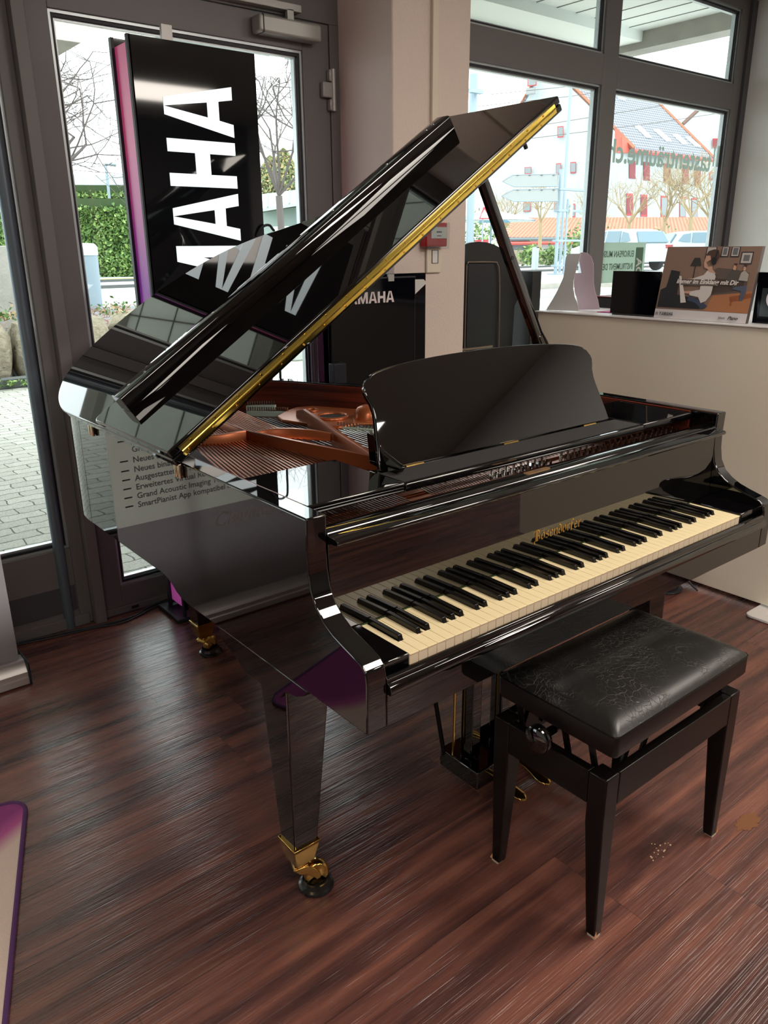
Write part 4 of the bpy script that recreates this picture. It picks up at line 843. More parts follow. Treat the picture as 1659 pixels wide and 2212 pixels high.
sl = MB(); p = pic(.19, .50, off); put_text(sl, 'Immer im Einklang mit Dir', .0205*fac, p, ux, uy, bold=.0006, shear=.2, extrude=.0002); sl.build('slogan', mat('print_white', srgb(240, 232, 226), .5), pb)
sl = MB(); p = pic(.065, .045, off); block_word(sl, 'YAMAHA', p, ux, tuple(uy), .0145, .0115, .001, .0003)
for r0, r1 in ((.0075, .0060),):
    c = pic(.035, .068, off); n = 24; sl.loft([[c+Vector(ux)*(r*math.cos(2*PI*j/n))+uy*(r*math.sin(2*PI*j/n))+Vector((-k, 0, 0)) for j in range(n)] for r, k in ((.0072, 0), (.0072, .0003), (.0060, .0003), (.0060, 0))], True, False)
for a in range(3):
    d_ = Vector(ux)*math.cos(a*PI/3+PI/2)+uy*math.sin(a*PI/3+PI/2); e_ = Vector(ux)*-math.sin(a*PI/3+PI/2)+uy*math.cos(a*PI/3+PI/2)
    sl.prism([c+d_*.0055+e_*.0006, c+d_*.0055-e_*.0006, c-d_*.0055-e_*.0006, c-d_*.0055+e_*.0006], (0, 0, 0), (-.0003, 0, 0))
put_text(sl, 'Silent', .0125, pic(.72, .045, off), ux, uy, bold=.0001, extrude=.0002, sx=1.05); put_text(sl, 'Piano', .019, pic(.815, .042, off), ux, uy, shear=.45, bold=.0004, extrude=.0002)
sl.build('brand_line', mat('print_black', srgb(34, 32, 34), .5), pb)
# small round object with cable on the floor behind the keyboard
rb = empty('round_floor_base', (2.12, .72, 0), 'low round black base with silver ring on the floor beside the counter', 'stand base')
MB().lathe([(.0, 0), (.075, 0), (.078, .006), (.070, .012), (.0, .014)], (2.13, .72, .001), 32).build('ring_base', mat('dark_chrome', srgb(70, 74, 80), .2, .8), rb, smooth=True, angle=40)
MB().lathe([(.0, .013), (.060, .013), (.060, .07), (.055, .078), (.0, .08)], (2.13, .72, .001), 32).build('drum', mat('dark_fabric', srgb(30, 34, 42), .8, bump=(600, .6, .001)), rb, smooth=True, angle=40)
MB().tube(smooth_path([(2.19, .73, .05), (2.205, .71, .10), (2.20, .68, .16), (2.205, .66, .05), (2.2, .60, .008)]), .004, 8).build('lead', GASK, rb, smooth=True)
# worn patch of floor surface and crumbs
def blob(cx, cy, rx, ry, seed, n=40):
    r = random.Random(seed); return [Vector((cx+rx*math.cos(2*PI*k/n)*(.75+.5*r.random()), cy+ry*math.sin(2*PI*k/n)*(.78+.35*r.random()), 0)) for k in range(n)]
o = MB().prism(blob(.963, -.262, .046, .024, 5), (0, 0, .0002), (0, 0, .0009)).build('floor_stain', mat('dried_glue', srgb(126, 82, 54), .30)); props(o, 'small tan stain on the floor right of the bench', 'stain')
r = random.Random(3); mb = MB()
for k in range(18):
    x = .69+r.gauss(0, .022); y = -.172+r.gauss(0, .008); s_ = .0006+.0016*r.random(); mb.box(x-s_, x+s_, y-s_*.7, y+s_*.7, 0, s_)
o = mb.build('crumbs', mat('pale_crumb', srgb(220, 196, 160), .8)); props(o, 'pale crumbs scattered on the floor under the bench', 'crumbs', kind='stuff')
# ================================================================== lettering on the shop window
WHT = film('frosted_vinyl', srgb(196, 208, 202), .75)
p0 = at(1535, 366, 'y', 2.082); p1 = at(1322, 338, 'y', 2.082); hh = at(1400, 315, 'y', 2.082).z-at(1400, 347, 'y', 2.082).z
k1 = text_width('tastenträume.ch', 1.0, bold=.02); sz = (p0.x-at(1312, 338, 'y', 2.082).x)/k1
vl = MB(); put_text(vl, 'tastenträume.ch', sz, (p0.x, 2.0840, (p0.z+p1.z)/2-.02), (-1, 0, 0), (0, 0, 1), bold=.02*sz)
for i, (dz0, dz1) in enumerate(((-.12, .15), (-.12, .15), (-.12, .15))): 
    x = p0.x+.02+i*.045; vl.box(x, x+(.018 if i < 2 else .05), 2.0832, 2.0842, p0.z+(.02 if i < 2 else -.14), p0.z+.15)
o = vl.build('window_lettering', WHT); props(o, 'mirrored frosted tastenträume.ch lettering stuck across the right window pane', 'window lettering')
cd_ = empty('award_card', (3.6, 2.07, 1.45), 'pale green award card with mirrored text leaning inside the right window pane', 'card')
a = at(1303, 524, 'y', 2.07); b = at(1396, 524, 'y', 2.07); c = at(1390, 560, 'y', 2.07)
cx1 = b.x; ctop = a.z; cbot = at(1296, 612, 'y', 2.07).z; cx0 = 3.335
MB().box(cx0, cx1, 2.070, 2.072, cbot, ctop).build('card', film('pale_green_card', srgb(206, 222, 212), .6), cd_)
tk = MB(); wd_ = cx1-cx0
for k, t in enumerate(('EUROPEAN MUSIC', 'INSTRUMENT DEALER', 'AWARD')):
    tk = MB(); put_text(tk, t, .052, (cx1-.125, 2.0695, ctop-.085-.075*k), (-1, 0, 0), (0, 0, 1), bold=.0012, sx=.80); tk.build('card_text_line', mat('card_ink', srgb(110, 140, 124), .6), cd_)
tk = MB(); put_text(tk, 'Store Concept', .050, (cx1-.28, 2.0695, ctop-.40), (-1, 0, 0), (0, 0, 1), bold=.0008, sx=.8)
tk.build('card_text_line', mat('card_ink'), cd_)
MB().box(cx1-.105, cx1-.025, 2.0685, 2.0699, ctop-.30, ctop-.03).build('green_block', mat('card_green', srgb(96, 128, 108), .6), cd_)
tk = MB(); put_text(tk, 'MIDA', .082, (cx1-.092, 2.0675, ctop-.285), (0, 0, 1), (1, 0, 0), bold=.002, sx=.95); tk.build('block_letters', mat('card_pale_ink', srgb(214, 226, 218), .6), cd_)
# ================================================================== outdoors
def paver_mat():
    m = bpy.data.materials.new('concrete_pavers'); m.use_nodes = True; nt = m.node_tree; N = nt.nodes.new; L = nt.links.new; b = nt.nodes['Principled BSDF']
    tc = N('ShaderNodeTexCoord'); wv = N('ShaderNodeTexNoise'); wv.inputs['Scale'].default_value = 14; wv.inputs['Detail'].default_value = 0; L(tc.outputs['Object'], wv.inputs['Vector'])
    ma = N('ShaderNodeVectorMath'); ma.operation = 'MULTIPLY_ADD'; L(wv.outputs['Color'], ma.inputs[0]); ma.inputs[1].default_value = (.030, .030, 0); L(tc.outputs['Object'], ma.inputs[2])
    br = N('ShaderNodeTexBrick'); br.inputs['Scale'].default_value = 1; br.inputs['Brick Width'].default_value = .235; br.inputs['Row Height'].default_value = .115; br.inputs['Mortar Size'].default_value = .005; br.inputs['Mortar Smooth'].default_value = .3
    br.inputs['Color1'].default_value = srgb(182, 180, 170); br.inputs['Color2'].default_value = srgb(166, 164, 154); br.inputs['Mortar'].default_value = srgb(84, 80, 66); L(ma.outputs[0], br.inputs['Vector'])
    n = N('ShaderNodeTexNoise'); n.inputs['Scale'].default_value = 130; n.inputs['Detail'].default_value = 3; L(tc.outputs['Object'], n.inputs['Vector'])
    mx = N('ShaderNodeMix'); mx.data_type = 'RGBA'; mx.blend_type = 'MULTIPLY'; mx.inputs['Factor'].default_value = .55; L(br.outputs['Color'], mx.inputs['A'])
    cr = N('ShaderNodeValToRGB'); cr.color_ramp.elements[0].position = .35; cr.color_ramp.elements[0].color = (.5, .5, .48, 1); cr.color_ramp.elements[1].position = .55; L(n.outputs['Fac'], cr.inputs[0]); L(cr.outputs[0], mx.inputs['B'])
    L(mx.outputs['Result'], b.inputs['Base Color']); b.inputs['Roughness'].default_value = .85
    bp = N('ShaderNodeBump'); bp.inputs['Strength'].default_value = .5; bp.inputs['Distance'].default_value = .01; L(br.outputs['Fac'], bp.inputs['Height']); bp.invert = True; L(bp.outputs[0], b.inputs['Normal']); return m
struct(MB().box(-14, 30, 2.12, 12.0, -.20, -.02).build('floor_forecourt', paver_mat(), None)).name = 'floor_outside'
ASP = mat('pale_asphalt', srgb(170, 172, 174), .9, vary=(3, .08)); 
struct(MB().box(-80, 160, 12.0, 200, -.2, .48).build('street', ASP)).name = 'trim_5'
CONC = mat('board_marked_concrete', srgb(158, 154, 146), .9, vary=(5, .28), bump=(30, .6, .01))
# canopy over the glass front
WPAN = mat('white_soffit_boards', srgb(240, 244, 238), .6, vary=(2, .05))
cn = MB().box(-8, 5.0, 2.14, 3.42, 3.0, 3.10).build('canopy_soffit', WPAN); cn['kind'] = 'structure'; cn.name = 'ceiling_canopy'
g_ = MB()
for k in range(62): g_.box(-7.8+k*.21, -7.795+k*.21, 2.16, 3.05, 2.996, 3.001)
g_.build('board_joint', mat('joint_grey', srgb(120, 118, 112), .9), cn)
MB().box(-8, 5.08, 3.05, 3.40, 2.93, 3.0).build('white_fascia', WPAN, cn); MB().box(-8, 5.1, 3.42, 3.62, 2.86, 3.35).build('concrete_edge', CONC, cn); MB().box(4.98, 5.16, 2.14, 3.62, 2.88, 3.35).build('concrete_edge', CONC, cn)
MB().box(-8, 1.30, 3.42, 6.3, 3.02, 3.12).build('deep_soffit', WPAN, cn)
MB().box(1.30, 1.62, 3.62, 6.6, 2.94, 3.35).build('concrete_edge', CONC, cn); MB().box(-8, 1.30, 6.3, 6.6, 2.94, 3.35).build('concrete_edge', CONC, cn)
g_ = MB()
for k in range(4): g_.box(-8, 1.30, 3.9+k*.72, 3.914+k*.72, 3.012, 3.021)
for k in range(8): g_.box(.60-k*1.15, .612-k*1.15, 3.62, 6.3, 3.012, 3.021)
g_.build('board_joint', mat('joint_grey', srgb(120, 118, 112), .9), cn)
struct(MB().box(-8, 5.0, 2.125, 3.42, 3.101, 3.3).build('canopy_top', CONC)).name = 'trim_6'
STONE = mat('rough_limestone', srgb(148, 138, 118), .95, vary=(7, .45), bump=(9, 1.0, .06))
def rock(mb, c, sx, sy, sz, rnd):
    rings = []
    for j in range(7):
        v = j/6; ph = PI*(v-.5); rr_ = max(.02, abs(math.cos(ph))**.45); rings.append([Vector((c[0]+sx*rr_*math.copysign(abs(math.cos(2*PI*k/12))**.6, math.cos(2*PI*k/12))*(1+rnd.uniform(-.09, .09)), c[1]+sy*rr_*math.copysign(abs(math.sin(2*PI*k/12))**.6, math.sin(2*PI*k/12))*(1+rnd.uniform(-.09, .09)), c[2]+sz*math.sin(ph))) for k in range(12)])
    return mb.loft(rings)
rr = random.Random(11)
# dry stone wall of big blocks beyond the paving on the left
xb = (.2, 1.0, 1.60, 2.15, 2.80, 3.5)
labs = ['limestone garden wall block hidden left of the photo edge', 'limestone garden wall block at the far left edge of the photo', 'limestone garden wall block just right of the mossy joint, seen through the left pane',
        'limestone garden wall block behind the frame post between the two glass panes', 'limestone garden wall block below the litter bin, seen between frame post and piano lid']
for k in range(5):
    o = rock(MB(), ((xb[k]+xb[k+1])/2, 9.05+rr.uniform(-.05, .05), .31), (xb[k+1]-xb[k])/2*.99, .33, .37+rr.uniform(0, .05), rr).build('stone_block', STONE, None, smooth=True, angle=50)
    props(o, labs[k], 'stone', 'limestone blocks of the garden wall')
CURB = mat('dark_curb', srgb(92, 94, 92), .9, vary=(9, .2))
o = MB().box(-1.4, 3.7, 8.50, 8.66, -.02, .09).build('kerb', CURB, None, bevel=.01); props(o, 'dark stone kerb in front of the garden wall', 'kerb')
GRAV = mat('slate_gravel', srgb(128, 128, 130), .9, vary=(26, .75), bump=(28, 1, .05))
o = MB().add([(-1.3, 9.43, .50), (4.4, 9.43, .50), (4.4, 12.0, .58), (-1.3, 12.0, .58), (-1.3, 9.43, -.02), (4.4, 9.43, -.02), (4.4, 12, -.02), (-1.3, 12, -.02)], [(0, 1, 2, 3), (4, 7, 6, 5), (0, 4, 5, 1), (1, 5, 6, 2), (2, 6, 7, 3), (3, 7, 4, 0)]).build('gravel_bed', GRAV, None); props(o, 'grey slate gravel bed above the garden wall', 'gravel', kind='stuff')
def leaves(mb, gen, n, s, rnd):
    for _ in range(n):
        c = gen(); a = Vector((rnd.gauss(0, 1), rnd.gauss(0, 1), rnd.gauss(0, 1))).normalized(); b_ = a.cross(Vector((rnd.gauss(0, 1), rnd.gauss(0, 1), rnd.gauss(0, 1)))).normalized(); l = s*rnd.uniform(.6, 1.3)
        mb.cur = 0 if rnd.random() < .62 else 1; mb.add([c-a*l*.5, c+b_*l*.28, c+a*l*.5, c-b_*l*.28], [(0, 1, 2, 3)])
    return mb
GRN = mat('hedge_leaf', srgb(84, 114, 56), .6); GRN2 = mat('hedge_leaf_pale', srgb(134, 160, 90), .6); DRY = mat('dry_stem', srgb(150, 96, 70), .9); DRY2 = mat('dry_leaf', srgb(176, 150, 118), .9)
# creeping plants over the bed
mb = MB()
for _ in range(420):
    x = rr.uniform(-1.0, 4.2); y = rr.uniform(9.45, 11.6); z = .51+(y-9.43)*.031; p = Vector((x, y, z)); pts = [p]
    d_ = Vector((rr.gauss(0, 1), rr.gauss(0, 1), 0)).normalized()*.07
    for k in range(3): p = p+d_+Vector((rr.gauss(0, .03), rr.gauss(0, .03), rr.uniform(-.01, .05))); pts.append(p)
    mb.tube(pts, .004, 3, False)
o = mb.build('creeping_stems', DRY, None); props(o, 'tangled dry reddish stems creeping over the gravel bed', 'dry plants', kind='stuff')
o = leaves(MB(), lambda: Vector((rr.choice((.9, 1.5, 2.9, 1.2, 2.0))+rr.gauss(0, .16), 9.05+rr.gauss(0, .12), .69+abs(rr.gauss(0, .07)))), 700, .06, rr).build('ground_cover', [GRN, DRY2], None); props(o, 'small green plants growing on top of the garden wall', 'plants', kind='stuff')
o = leaves(MB(), lambda: Vector((rr.choice((1.3, 1.6, 2.0, 1.8))+rr.gauss(0, .12), 8.46+rr.gauss(0, .05), .02+abs(rr.gauss(0, .03)))), 360, .05, rr).build('weeds', [GRN, GRN2], None); props(o, 'small weeds growing along the dark kerb', 'weeds', kind='stuff')
# standing concrete slab
p0 = at(-12, 640, 'y', 9.9); p1 = at(38, 640, 'y', 9.9)
o = MB().box(p0.x-.1, at(22, 530, 'y', 9.9).x, 9.8, 10.0, .3, at(20, 531, 'y', 9.9).z).build('concrete_slab', CONC, None, bevel=.01); props(o, 'weathered upright concrete slab standing in the gravel bed at far left', 'concrete slab')
bo = far(192, 655, 12.2); bc = empty('grey_bollard_box', (bo.x, bo.y, .5), 'blue grey round litter bin with pale lid on the gravel bed', 'bin')
MB().lathe([(.0, .12), (.20, .12), (.215, 1.0), (.0, 1.0)], (bo.x, bo.y, .38), 20).build('body', mat('blue_grey_bin', srgb(136, 152, 162), .6), bc, smooth=True, angle=40)
MB().lathe([(.225, .0), (.225, .12), (.18, .17), (.0, .18)], (bo.x, bo.y, 1.38), 20).build('lid', mat('pale_bin_lid', srgb(206, 212, 214), .5), bc, smooth=True, angle=40)
# hedges
def hedge(p0, p1, zt, th, n, s, seed, lab):
    r = random.Random(seed); a, b = Vector(p0), Vector(p1); u = (b-a); L_ = u.length; u.normalize(); v = Vector((-u.y, u.x, 0)); zb = .45
    mb = MB(); mb.cur = 1; mb.prism([a-v*th*.42, b-v*th*.42, b+v*th*.42, a+v*th*.42], (0, 0, 0), (0, 0, zt-.12)); mb.cur = 0
    def gen():
        t = r.random(); q = r.random()
        if q < .72: return a+u*(t*L_)-v*(th*.5+r.gauss(0, .04))+Vector((0, 0, r.uniform(0, zt-zb)))
        return a+u*(t*L_)+v*r.uniform(-th/2, th/2)+Vector((0, 0, zt-zb+r.gauss(0, .05)))
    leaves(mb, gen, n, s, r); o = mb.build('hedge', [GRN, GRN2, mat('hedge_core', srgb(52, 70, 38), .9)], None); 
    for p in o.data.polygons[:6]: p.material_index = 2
    props(o, lab, 'hedge', 'clipped evergreen hedges across the street')
def hedge_px(pxa, pxb, pyt, dist, *a):
    A = far(pxa, pyt, dist); B = far(pxb, pyt, dist*1.02); hedge((A.x, A.y, .45), (B.x, B.y, .45), A.z, 1.2, *a)
hedge_px(-60, 300, 452, 29.0, 9000, .17, 1, 'lower clipped green hedge with pale top edge across the street')
hedge_px(150, 310, 420, 32.0, 4500, .18, 2, 'taller clipped green hedge behind the lower hedge')
hedge_px(-90, 60, 436, 31.0, 3000, .18, 3, 'green hedge at the far left edge of the photo')
o = MB().box(-6, 30, 26.0, 27.6, .40, .50).build('grass_verge', mat('verge_grass', srgb(178, 190, 92), .9), None); props(o, 'strip of yellow green lawn at the foot of the hedge', 'lawn', kind='stuff')
for k, y in enumerate((20.5, 24.8)):
    o = MB().box(-30, 60, y, y+.25, .44, .56).build('kerb', CURB, None); props(o, ['nearer grey kerb line of the street', 'farther grey kerb line of the street below the hedge'][k], 'kerb')
# trees
BARK = mat('bare_bark', srgb(160, 140, 108), .9); BARKD = mat('dark_bark', srgb(92, 84, 80), .9)
def tree(base, h, seed, trunk=.3, spread=.9, depth=5, r0=.12, m=BARK, leaf=None, label='', group=None, nb=3, name='bare_tree', up=.45):
    r = random.Random(seed); mb = MB(); base = Vector(base); tips = []
    def grow(p, d, l, rad, dp):
        pts = [p]; q = Vector(p); dd = Vector(d)
        for _ in range(3): dd = (dd+Vector((r.gauss(0, .10), r.gauss(0, .10), r.gauss(0, .06)+.03))).normalized(); q = q+dd*l/3; pts.append(Vector(q))
        mb.tube(pts, [rad, rad*.9, rad*.8, rad*.68], 5 if dp < 2 else 3, False)
        if dp >= depth: tips.append(q); return
        for _ in range(nb if dp else nb+2):
            ax = Vector((r.gauss(0, 1), r.gauss(0, 1), r.gauss(0, .5)+up)).normalized(); nd = (dd*(1-spread*.5)+ax*spread).normalized(); grow(pts[-1] if r.random() < .6 else pts[2], nd, l*r.uniform(.62, .86), rad*.58, dp+1)
    t = h*trunk; d0 = Vector((r.gauss(0, .03), r.gauss(0, .03), 1)).normalized(); mb.tube([base, base+d0*t*.5, base+d0*t], [r0, r0*.9, r0*.85], 8)
    for _ in range(nb+4):
        ax = Vector((r.gauss(0, 1), r.gauss(0, 1), .9)).normalized(); grow(base+d0*t, (d0*.5+ax*spread).normalized(), h*(1-trunk)*.36, r0*.36, 1)
    o = mb.build(name, m, None)
    props(o, label, 'tree', group); return tips, o
def gpt(px, dist, z=.48):
    p = far(px, 600, dist); return (p.x, p.y, z)
G_P = 'pollarded bare trees along the far pavement'
tree(gpt(1163, 46), 5.4, 21, .42, .75, 4, .12, label='pollarded bare tree with mossy trunk before the orange roof, left of the signpost', group=G_P)
tree(gpt(1348, 44), 5.2, 22, .40, .80, 4, .12, label='pollarded bare tree standing directly behind the white car', group=G_P)
tree(gpt(1418, 42), 5.6, 23, .38, .80, 4, .12, label='pollarded bare tree above the rear of the white car', group=G_P)
tree(gpt(1476, 41), 6.0, 24, .38, .80, 4, .12, label='tallest pollarded bare tree between the white car and the window jamb', group=G_P)
tree(gpt(1530, 42), 5.6, 25, .38, .80, 4, .12, label='bare tree partly hidden by the right window jamb', group=G_P)
tree(gpt(1270, 47), 5.0, 26, .40, .80, 4, .11, label='bare tree right of the signpost, partly behind the window mullion', group=G_P)
tree(gpt(1085, 50), 5.0, 27, .40, .75, 4, .12, label='bare tree behind the blue parasol', group=G_P)
tree(gpt(90, 19), 7.2, 31, .30, 1.0, 5, .13, BARKD, label='dark bare tree with twisting twigs seen through the left part of the door glass', nb=3, up=.1)
tree(gpt(615, 24), 8.2, 33, .30, .95, 5, .12, BARKD, label='thin bare tree seen between the light box and the door frame', nb=3, up=.2)
for k, (px, top, wd_, lb) in enumerate(((583, 338, .75, 'shorter left one of two golden green conifers behind the green roofed shed'), (612, 322, .8, 'taller right one of two golden green conifers behind the green roofed shed'))):
    P = far(px, top, 42); r = random.Random(k+60); zt = P.z
    def gen():
        t = r.random()**.8; a = r.uniform(0, 2*PI); q = wd_*1.25*min(1, (1-t)*3.2)**.7*(.75+.35*r.random()); return Vector((P.x+q*math.cos(a), P.y+q*math.sin(a), 1.2+(zt-1.2)*t))
    mb = leaves(MB(), gen, 3400, .22, r); o = mb.build('conifer', [mat('conifer_green', srgb(128, 142, 96), .8), mat('conifer_gold', srgb(168, 150, 104), .8)], None); props(o, lb, 'tree')
    c = MB().lathe([(wd_*.9, .5), (wd_*1.0, 2.0), (wd_*.95, (zt-2)*.6+1), (wd_*.3, zt-.6), (.0, zt-.4)], (P.x, P.y, 0), 10).build('trunk_core', mat('conifer_core', srgb(84, 92, 60), .9), o)
# shed with green roof
def quadbox(pts, th, name, m, parent=None, **k):
    """flat slab: outline pts swept down by th"""
    return MB().prism([Vector(p) for p in pts], (0, 0, 0), th).build(name, m, parent, **k)
sh = empty('green_roof_shed', tuple(far(610, 520, 34).xy)+(.48,), 'low building with ribbed pale green metal roof seen through the door glass', 'shed')
a, b, c, d = far(556, 421, 38), far(700, 402, 36), far(700, 428, 30), far(556, 452, 32)
SHG = mat('pale_green_metal', srgb(166, 186, 172), .6); MB().prism([a, b, c, d], (0, 0, 0), (0, 0, -.12)).build('roof', SHG, sh)
for k in range(7):
    t = k/6; MB().tube([a.lerp(b, t), d.lerp(c, t)], .05, 4).build('roof_rib', mat('green_rib', srgb(118, 142, 128), .6), sh)
e, f = far(560, 460, 33), far(700, 438, 31)
MB().prism([e, f, Vector((f.x, f.y, .45)), Vector((e.x, e.y, .45))], (0, 0, 0), (.4, 3, 0)).build('wall', mat('green_grey_render', srgb(140, 154, 150), .9), sh)
for px in (598, 640):
    p = far(px, 490, 31.6); p2 = far(px+26, 486, 31.2)
    MB().prism([Vector((p.x, p.y, .5)), Vector((p2.x, p2.y, .5)), Vector((p2.x, p2.y, 2.3)), Vector((p.x, p.y, 2.3))], (0, 0, 0), (.05, .35, 0)).build('garage_door', mat('pale_door', srgb(196, 204, 204), .6), sh)
# street lamp and distant roofs on the left
MET = mat('galvanised_metal', srgb(140, 156, 166), .5, .3)
sl_ = empty('street_lamp', gpt(232, 30), 'slim grey street lamp with flat head seen left of the light box', 'street lamp')
P = far(228, 354, 30); MB().tube([(P.x, P.y, .45), P], .055, 8).build('pole', MET, sl_); Q = far(250, 356, 30); MB().tube([P, Q], .06, 6).build('lamp_head', MET, sl_)
WHB = mat('white_render', srgb(170, 178, 178), .85); ROOFG = mat('grey_roof', srgb(168, 176, 178), .8)
hb = empty('long_flat_building', tuple(far(180, 400, 60).xy)+(.48,), 'long low white building with grey roof beyond the hedge', 'building')
a, b = far(-40, 400, 62), far(300, 392, 62); MB().prism([Vector((a.x, a.y, .4)), Vector((b.x, b.y, .4)), Vector((b.x, b.y, b.z)), Vector((a.x, a.y, a.z))], (0, 0, 0), (0, 8, 0)).build('wall', WHB, hb)
MB().prism([a+Vector((-1, -.6, -.2)), b+Vector((1, -.6, -.2)), b+Vector((1, -.6, .25))+Vector((0, 0, .3)), a+Vector((-1, -.6, .25))+Vector((0, 0, .3))], (0, 0, 0), (0, 9, 0)).build('roof', ROOFG, hb)
# ---- street furniture seen through the shop window
sp_ = empty('direction_signpost', gpt(1162, 26), 'galvanised direction signpost with two grey arrow boards, seen from behind', 'signpost')
P = far(1212, 379, 27); Pb = far(1192, 592, 27); 
MB().tube([(P.x, P.y, .45), (P.x, P.y, P.z+.2)], .065, 10).build('post', MET, sp_)
P2 = far(1226, 300, 28.5); MB().tube([(P2.x, P2.y, .45), (P2.x, P2.y, P2.z+4.5)], .055, 10).build('tall_post', MET, sp_)
SGN = mat('sign_back_grey', srgb(138, 142, 140), .6)
for (y0, y1, tipx, tipy) in ((376, 402, 1085, 392), (408, 434, 1083, 424)):
    q_ = [(1108, y0+2), (1206, y0), (1206, y1), (1110, y1+1), (tipx, tipy)]; pts = [far(a_, b_, 26.9) for a_, b_ in q_]
    o = MB().prism(pts, (0, 0, 0), (.03, .05, 0)).build('arrow_board', SGN, sp_); MB().tube(pts+[pts[0]], .018, 4).build('board_rim', MET, o)
    for k in range(4):
        x_ = 1118+k*26; MB().box(*[v for c_ in zip(tuple(far(x_, y0+2, 26.85)), tuple(far(x_+1.5, y0+3, 26.95))) for v in c_]).build('clamp', BARKD, o)
for zz in (.75, 1.6, 2.6, 3.3): MB().box(P.x-.1, P2.x+.1, P.y-.08, P.y+.14, zz, zz+.07).build('bracket', MET, sp_)
MB().box(P.x-.22, P.x+.22, P.y-.2, P.y+.2, .48, .52).build('foot', MET, sp_)
tl = empty('traffic_signal', gpt(1236, 27), 'pale traffic signal head seen from behind beside the signpost', 'traffic light')
a = far(1231, 430, 27.5); b = far(1243, 470, 27.5); MB().box(a.x, b.x+.05, a.y-.12, a.y+.12, b.z, a.z).build('signal_head', mat('signal_cream', srgb(206, 214, 190), .5), tl, bevel=.04); MB().box(a.x-.12, a.x+.02, a.y-.04, a.y+.04, a.z-.25, a.z-.19).build('arm', MET, tl)
MB().tube([(a.x-.1, a.y, .45), (a.x-.1, a.y, a.z)], .04, 8).build('post', MET, tl)
# mast at the left edge of the shop window
ms = empty('lamp_mast', gpt(1023, 30), 'tall pale steel mast with crossbar next to the pillar edge', 'mast'); a = far(1024, 160, 30)
MB().tube([(a.x, a.y, .45), tuple(a)], .16, 10).build('mast_pole', MET, ms); b = far(1027, 197, 29.8); MB().box(b.x-.3, b.x+.35, b.y-.1, b.y+.1, b.z-.07, b.z+.07).build('crossbar', MET, ms)
# parasol
pa = empty('parasol', gpt(1080, 34), 'wide pale blue and white parasol beyond the street', 'parasol')
c_ = far(1062, 453, 34); tip = far(1062, 452, 34); rp_ = []; N_ = 8; R_ = 2.05
ring_ = [Vector((c_.x+R_*math.cos(2*PI*k/N_+.3), c_.y+R_*math.sin(2*PI*k/N_+.3), far(1062, 477, 34).z)) for k in range(N_)]
mb = MB(); mb.add([tip]+ring_, [(0, k+1, (k+1) % N_+1) for k in range(N_)]); mb.add([tip-Vector((0, 0, .04))]+[p_-Vector((0, 0, .03)) for p_ in ring_], [(0, (k+1) % N_+1, k+1) for k in range(N_)])
cvs = mb.build('canopy', [mat('parasol_white', srgb(224, 232, 236), .8), mat('parasol_blue', srgb(130, 176, 216), .8)], pa)
for k, p_ in enumerate(cvs.data.polygons): p_.material_index = (k % 8) in (0, 3, 6)
MB().tube([(c_.x, c_.y, .45), tip], .04, 8).build('pole', MET, pa)
ws = empty('warning_sign', gpt(1046, 29), 'triangular red bordered warning sign beside the pillar', 'traffic sign')
t_ = [far(1046, 448, 29), far(1036, 472, 29), far(1060, 472, 29)]; MB().prism(t_, (0, 0, 0), (.02, .03, 0)).build('sign_board', mat('sign_white', srgb(238, 238, 236), .5), ws); MB().tube(t_+[t_[0]], .045, 4).build('red_border', mat('sign_red', srgb(214, 60, 70), .5), ws)
MB().tube([(t_[0].x, t_[0].y+.05, .45), (t_[0].x, t_[0].y+.05, t_[0].z)], .03, 8).build('post', MET, ws)
# main white house: gable towards us and a long eaves side
WB = mat('white_house_render', srgb(170, 180, 180), .85); ROOF1 = None
def roof_mat(name, c0, c1, sc):
    m = bpy.data.materials.new(name); m.use_nodes = True; nt = m.node_tree; N = nt.nodes.new; L = nt.links.new; b = nt.nodes['Principled BSDF']
    uv = N('ShaderNodeUVMap'); br = N('ShaderNodeTexBrick'); br.inputs['Scale'].default_value = sc; br.offset = .5; br.inputs['Brick Width'].default_value = .5; br.inputs['Row Height'].default_value = .5
    br.inputs['Mortar Size'].default_value = .13; br.inputs['Mortar Smooth'].default_value = .5; br.inputs['Color1'].default_value = c0; br.inputs['Color2'].default_value = tuple(x*.88 for x in c0[:3])+(1,); br.inputs['Mortar'].default_value = c1
    L(uv.outputs[0], br.inputs['Vector']); L(br.outputs['Color'], b.inputs['Base Color']); b.inputs['Roughness'].default_value = .8; return m
def roof(name, a, b, c, d, m, parent, th=.25):
    """roof plane a-b eaves, d-c ridge, with tile courses laid out in metres"""
    a, b, c, d = map(Vector, (a, b, c, d)); n = (b-a).cross(d-a).normalized()
    mb = MB().prism([a, b, c, d], (0, 0, 0), n*-th if n.z > 0 else n*th); o = mb.build(name, m, parent); uvl = o.data.uv_layers.new(name='UVMap'); u = (b-a).normalized(); v = n.cross(u)
    for lp_ in o.data.loops: p = o.data.vertices[lp_.vertex_index].co+Vector(parent.location if parent else (0, 0, 0)); uvl.data[lp_.index].uv = ((p-a).dot(u), (p-a).dot(v))
    return o
HG = roof_mat('grey_roof_tiles', srgb(160, 164, 170), srgb(92, 96, 106), 1.15); HO = roof_mat('orange_roof_tiles', srgb(196, 134, 102), srgb(126, 72, 50), 1.6)
mh = empty('white_gabled_house', tuple(far(1330, 500, 78).xy)+(.48,), 'large white house with steep grey tiled roof and dark red shutters', 'house')
E0 = far(1062, 258, 84); E1 = far(1369, 320, 78); AP = far(1180, 128, 80.5); E2 = far(1541, 344, 87.5); 
dv = Vector((E2.x-E1.x, E2.y-E1.y, 0)); E2 = E1+dv; E0.z = E1.z
